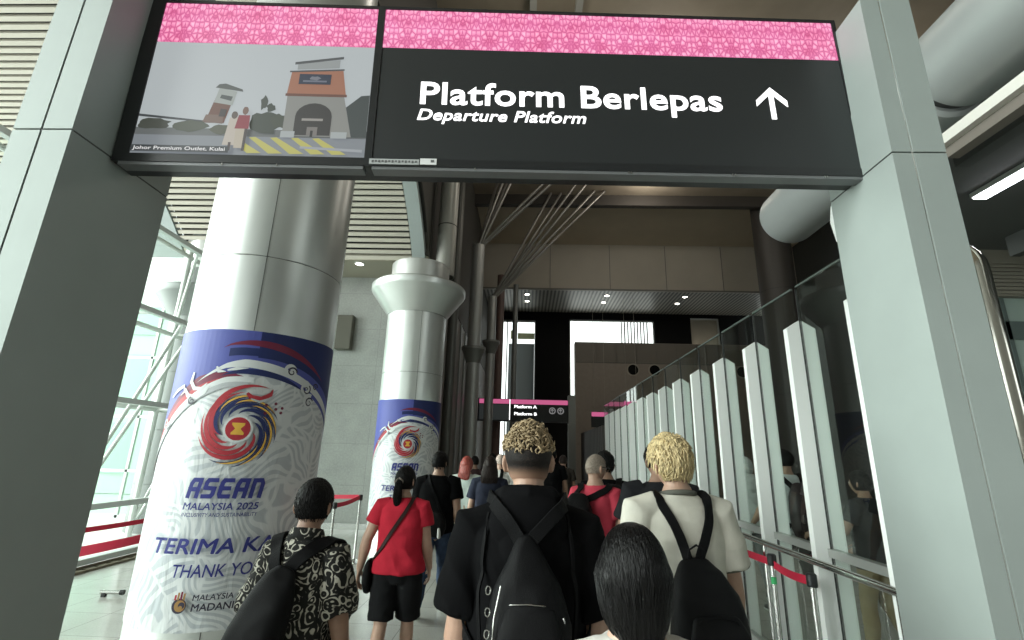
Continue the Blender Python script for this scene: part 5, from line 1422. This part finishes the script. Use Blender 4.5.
# ---- F: black t-shirt, jeans
jean = cloth('dark_blue_denim', (.035, .055, .10), .3, .85, .25)
F1 = make_person('person in a black t-shirt and blue jeans walking ahead of the red t-shirt', (-1.0, 5.78, 0), 1.665, -2, 1.08, SKIN3, arms=((10, 12, 20), (11, -8, 14)), stride=17, lead=-1, head=(-10, 4, 0),
                 top='t_shirt', top_mat=BLKT, sleeve=.62, sleeve_r=(.082, .082), hem=.86, ease=.026, bottom='trousers', bottom_mat=jean, vox=.008, fold=.008, seed=19, shoe_mat=cloth('pale_trainers', (.5, .5, .48)))
fF = short_fn(.026, .014, -.35, .42)
hair_cap(F1, fF, H_BLACK, rough=.006, rsc=80, extra=tufts(F1, fF, 420, .03, .004, 6))
bg = bag_obj(F1, 'sling_bag', 'black sling bag low on the black t-shirt with jeans', 'bag')
strap(F1, [(-.10, .09, 1.36+F1.Z), (-.10, -.02, 1.47+F1.Z), (-.06, -.10, 1.38+F1.Z), (.03, -.15, 1.2+F1.Z), (.10, -.15, 1.05+F1.Z)], .03, NYL2, bg, off=.006)
pack_body(F1, [(.86, .05, -.20, .085, .035), (.93, .05, -.205, .11, .045), (1.02, .05, -.20, .10, .04), (1.07, .05, -.185, .07, .02)], 'pouch', NYL, bg, 2.6, vox=.009)
m = MB(); m.tube([(.09, -.24, .92+F1.Z), (.095, -.245, .84+F1.Z)], [.016, .02], 10); bag_part(F1, m, 'pale_tag', mat('pale_tag', (.6, .6, .58), .4), bg)

# ---- K: red t-shirt, cropped grey hair, glasses, backpack
K1 = make_person('older person in a coral red t-shirt with cropped grey hair and glasses', (.60, 4.35, 0), 1.69, -22, .86, SKIN3, arms=((9, -4, 14), (10, 0, 12)), stride=13, head=(-32, 4, 0), top='t_shirt', top_mat=cloth('coral_red_jersey', (.50, .05, .08)), sleeve=.62, sleeve_r=(.08, .08), hem=.80, ease=.03,
                 bottom='trousers', bottom_mat=cloth('maroon_trousers', (.13, .02, .03)), vox=.008, fold=.008, seed=23, belly=.02)
hair_cap(K1, short_fn(.006, .002, -.34, .40), H_GREY, rough=.001, rsc=100, extra=tufts(K1, short_fn(.006, .002, -.34, .40), 700, .010, .0016, 8))
m = MB()
for q in (-1, 1):
    m.tube([K1.HM @ Vector((q*.085, -.015, .012)), K1.HM @ Vector((q*.082, .05, .012)), K1.HM @ Vector((q*.065, .105, .008))], .003, 6)
    m.tube([K1.HM @ Vector((q*.034+.026*cos(t*pi/8), .108-.003*abs(cos(t*pi/8)), .004+.02*sin(t*pi/8))) for t in range(17)], .0022, 6)
me = m.mesh('glasses'); me.transform(K1.SCL); link('glasses', me, BLACKP, K1.body, 60)
def simple_pack(P, label, w=1., x=0., col=NYL, straps=True, z0=.86, z1=1.36):
    bg = bag_obj(P, 'backpack', label, 'backpack')
    h_ = z1-z0
    pack_body(P, [(z0, x, -.20, .12*w, .05), (z0+.12*h_, x, -.23, .15*w, .085), (z0+.5*h_, x, -.24, .155*w, .10), (z0+.8*h_, x, -.225, .14*w, .08), (z1, x, -.19, .09*w, .035)], 'pack', col, bg, 2.8, vox=.009)
    pack_body(P, [(z0+.10*h_, x, -.31, .10*w, .025), (z0+.3*h_, x, -.335, .12*w, .035), (z0+.45*h_, x, -.33, .11*w, .025)], 'front_pocket', col, bg, 2.8, vox=.010)
    if straps:
        for q in (-1, 1):
            strap(P, [(x+q*.06, -.18, z1-.02+P.Z), (q*.11, -.10, 1.44+P.Z), (q*.13, -.02, 1.475+P.Z), (q*.14, .09, 1.38+P.Z), (q*.165, .11, 1.2+P.Z), (q*.19, -.02, 1.03+P.Z), (x+q*.13*w, -.17, z0+.08+P.Z)], .055, NYL2, bg, off=.007, th=.009, n=32)
    return bg
bg = simple_pack(K1, 'black backpack with a white tag on the coral red t-shirt', .85, -.10, z0=.92, z1=1.38)
m = MB(); m.box((.02, -.345, 1.03+K1.Z), (.05, -.335, 1.075+K1.Z)); bag_part(K1, m, 'white_tag', WHITEP, bg)

# ---- L: dark clothing with a big backpack just beyond K
L1 = make_person('person in black with a bulky black backpack beyond the coral red t-shirt', (.79, 5.0, 0), 1.715, 0, 1.05, SKIN2, stride=10, head=(0, 2, 0), top='t_shirt', top_mat=BLKT, sleeve=.6, hem=.80, bottom='trousers', bottom_mat=cloth('slate_trousers', (.05, .06, .075)), vox=.010, seed=29)
hair_cap(L1, short_fn(.022, .012, -.35, .42), H_BLACK, rough=.004, nu=48, nv=36, extra=tufts(L1, fF, 350, .03, .004, 7))
simple_pack(L1, 'bulky black backpack beyond the coral red t-shirt', 1.2, .02, z0=.82, z1=1.40)
# ---- M: black t-shirt left of the blond
M1 = make_person('person in a dark grey t-shirt mostly hidden behind the blond head', (.985, 3.75, 0), 1.775, 0, 1.1, SKIN2, stride=10, head=(0, 8, 0), top='t_shirt', top_mat=cloth('off_black_jersey', (.018, .018, .02)), sleeve=.66, sleeve_r=(.085, .085), hem=.82, bottom='trousers', bottom_mat=cloth('black_trousers', (.015, .015, .016)), vox=.010, seed=31, ease=.032, arms=((14, 8, 30), (10, 0, 12)))
hair_cap(M1, short_fn(.022, .012, -.35, .42), H_BLACK, rough=.004, nu=48, nv=36, extra=tufts(M1, fF, 350, .03, .004, 9))
# ---- G: copper red long hair, mint white shirt
G1 = make_person('person with long copper red hair in a pale mint shirt beyond the black t-shirt', (-.86, 7.3, 0), 1.615, 4, 1.0, SKIN, stride=12, head=(-18, 0, 0), top='shirt', top_mat=cloth('mint_white_cotton', (.58, .66, .62)), sleeve=.7, sleeve_r=(.08, .08), hem=.80, bottom='trousers', bottom_mat=cloth('beige_trousers', (.42, .36, .28)), vox=.010, seed=37)
def long_fn(P, drop, w, rng_seed, yb=-.075):
    def ex(m):
        rng = random.Random(rng_seed)
        pts = [Vector((0, -.05, .03)), Vector((0, yb, -.07)), Vector((0, yb-.03, -.16)), Vector((0, yb-.035, -.16-drop*.5)), Vector((0, yb-.03, -.16-drop))]
        m.tube([P.HM @ p for p in pts], [(.09, .055), (.085*w, .05), (.088*w, .036), (.075*w, .028), (.03, .01)], 20, side=P.HM.to_3x3() @ Vector((1, 0, 0)))
        for i in range(70):
            u = rng.uniform(-1, 1); wv_ = .004
            m.tube([P.HM @ (p+Vector((u*rw*.97+rng.gauss(0, wv_), -ry*sqrt(max(0, 1-u*u))*1.0, 0))) for p, rw, ry in zip(pts, (.085, .085*w, .088*w, .075*w, .04), (.05, .045, .036, .028, .012))], .0035, 4, caps=None)
    return ex
def fG(dx, dy, dz):
    lim = -.7 if dy < .25 else -.7+1.2*smoothstep(.25, .75, dy)
    return -.008+.026*smoothstep(lim-.1, lim+.1, dz)
hair_cap(G1, fG, H_RED, rough=.003, extra=long_fn(G1, .10, 1.05, 2), nu=48, nv=36)
# ---- H: long dark hair, navy top
H1 = make_person('person with long dark brown hair in a navy top left of the hooded black top', (-.455, 6.4, 0), 1.63, 0, .98, SKIN, stride=11, head=(0, 0, 0), top='top', top_mat=cloth('navy_jersey', (.022, .026, .045)), sleeve=.7, hem=.80, bottom='trousers', bottom_mat=cloth('dark_blue_trousers', (.03, .035, .05)), vox=.010, seed=41)
hair_cap(H1, fG, H_DBROWN, rough=.003, extra=long_fn(H1, .26, 1.3, 3), nu=48, nv=36)
# ---- I: pale hair, white shirt with dark strap
I1 = make_person('person with pale hair in a white shirt with a dark strap, far ahead', (-.43, 8.5, 0), 1.655, 0, 1.0, SKIN, stride=12, head=(-20, 0, 0), top='shirt', top_mat=cloth('white_cotton', (.66, .65, .62)), sleeve=.7, hem=.80, bottom='trousers', bottom_mat=cloth('black_slacks', (.015, .015, .017)), vox=.011, seed=43)
hair_cap(I1, short_fn(.012, .008, -.3, .45), H_WHITE, rough=.002, nu=40, nv=30)
bg = bag_obj(I1, 'sling_bag', 'dark sling bag on the far white shirt', 'bag')
strap(I1, [(.0, .1, 1.35+I1.Z), (.03, -.02, 1.48+I1.Z), (.03, -.11, 1.38+I1.Z), (.0, -.15, 1.2+I1.Z), (-.02, -.15, 1.0+I1.Z)], .06, NYL2, bg, off=.006, n=24)
pack_body(I1, [(.82, -.02, -.18, .08, .03), (.92, -.02, -.19, .10, .04), (1.02, -.02, -.18, .07, .02)], 'pouch', NYL, bg, 2.6, vox=.011)
# ---- J: far dark figures
for i, (x, y, h, lb, tm, hm) in enumerate(((-1.02, 10.0, 1.60, 'dark clothed person far ahead left of the pale haired one', cloth('dark_maroon_jersey', (.035, .02, .022)), H_BLACK),
                                       (-.78, 11.6, 1.66, 'distant person in black between the red haired and the long dark haired one', BLKT, H_BLACK),
                                       (.47, 9.2, 1.78, 'tall person in black just right of the bleached curls', BLKT, H_BLACK),
                                       (.80, 10.8, 1.66, 'distant dark clothed person behind the tall one in black', cloth('dark_brown_jersey', (.03, .024, .02)), H_DBROWN))):
    J = make_person(lb, (x, y, 0), h, 0, 1.0, SKIN2, stride=11, top='t_shirt', top_mat=tm, sleeve=.65, hem=.80, bottom='trousers', bottom_mat=cloth('dark_slacks', (.02, .02, .022)), vox=.012, seed=50+i)
    hair_cap(J, short_fn(.022, .012, -.35, .42), hm, rough=.003, nu=36, nv=28)
# ---- beyond the glass
N1 = make_person('person in a white hooded top walking beyond the glass partition', (3.02, 7.0, 0), 1.70, -10, 1.05, SKIN, stride=14, head=(0, 0, 0), top='hooded_top', top_mat=cloth('white_fleece', (.62, .64, .62)), sleeve=1.6, hem=.78, bottom='trousers', bottom_mat=cloth('grey_slacks', (.16, .16, .16)), vox=.011, seed=61, hood=True, ease=.03)
hair_cap(N1, short_fn(.03, .028, -.6, .4), cloth('white_hood', (.6, .62, .6)), name='hood', nu=40, nv=30)
N2 = make_person('person in a white shirt with a dark backpack seen through the glass partition', (3.05, 6.0, 0), 1.80, 8, 1.05, SKIN3, stride=20, head=(20, 0, 0), top='shirt', top_mat=cloth('white_poplin', (.64, .66, .66)), sleeve=.75, hem=.84, bottom='trousers', bottom_mat=cloth('dark_grey_slacks', (.05, .045, .045)), vox=.010, seed=67, arms=((10, 20, 25), (10, -18, 18)))
hair_cap(N2, short_fn(.024, .012, -.35, .42), H_BLACK, rough=.004, nu=40, nv=30)
simple_pack(N2, 'dark backpack on the white shirt behind the glass', .95, 0, col=mat('maroon_black_nylon', (.022, .013, .014), .6), z0=.88, z1=1.36)
N3 = make_person('dark clothed person behind the glass beside the right gantry pillar', (3.25, 5.0, 0), 1.60, 30, 1.0, SKIN2, stride=8, top='t_shirt', top_mat=cloth('charcoal_jersey', (.03, .03, .032)), sleeve=.6, hem=.8, bottom='trousers', bottom_mat=cloth('khaki_slacks', (.25, .19, .10)), vox=.011, seed=71, arms=((20, 20, 60), (12, 10, 40)))
hair_cap(N3, fE, H_BLACK, rough=.003, nu=40, nv=30)
# ------------------------------------------------------------------ camera, light, output
cam = bpy.data.cameras.new('camera'); cam.lens = 480/1024*36; cam.sensor_width = 36; cam.sensor_fit = 'HORIZONTAL'; cam.clip_start = .05; cam.clip_end = 200
co = bpy.data.objects.new('camera', cam); COL.objects.link(co)
Yw = Vector((14, -134, -480)).normalized(); Zw = Vector((48, 1720, -480)); Zw = (Zw-Yw*Zw.dot(Yw)).normalized(); Xw = Yw.cross(Zw)
co.matrix_world = Matrix.Translation((0, 0, 1.68)) @ Matrix((Xw, Yw, Zw)).to_4x4()
SC.camera = co
w = bpy.data.worlds.new('overcast'); SC.world = w; w.use_nodes = True
bgn = w.node_tree.nodes['Background']; bgn.inputs['Color'].default_value = (.92, 1.0, .97, 1); bgn.inputs['Strength'].default_value = 1.65
sl = bpy.data.lights.new('bright_cloud', 'SUN'); sl.energy = 9.2; sl.angle = radians(70); sl.color = (.94, 1, .97)
so = bpy.data.objects.new('bright_cloud', sl); COL.objects.link(so); so.location = (-12, -4, 8)
so.rotation_euler = Vector((.95, .20, -.24)).to_track_quat('-Z', 'Y').to_euler()
for x, y, z, e in ((3.5, 11.0, 10.9, 520), (8.5, 11.5, 10.9, 420), (4.5, 16.0, 11.2, 420), (.5, 7.0, 10.6, 260)):  # unseen fill lights without fixtures, added to brighten the hall interior
    pl = bpy.data.lights.new('hall_fill', 'POINT'); pl.energy = e*.18; pl.shadow_soft_size = .35; pl.color = (1, .94, .84)
    po = bpy.data.objects.new('hall_fill', pl); COL.objects.link(po); po.location = (x, y, z)
SC.view_settings.view_transform = 'Standard'; SC.view_settings.look = 'None'; SC.view_settings.gamma = 1; SC.view_settings.use_curve_mapping = False
SC.view_settings.exposure = 0.32
SC.cycles.max_bounces = 10; SC.cycles.diffuse_bounces = 5; SC.cycles.glossy_bounces = 4; SC.cycles.transparent_max_bounces = 24; SC.cycles.transmission_bounces = 4
SC.cycles.use_denoising = True; SC.cycles.sample_clamp_indirect = 6; SC.cycles.caustics_reflective = False; SC.cycles.caustics_refractive = False
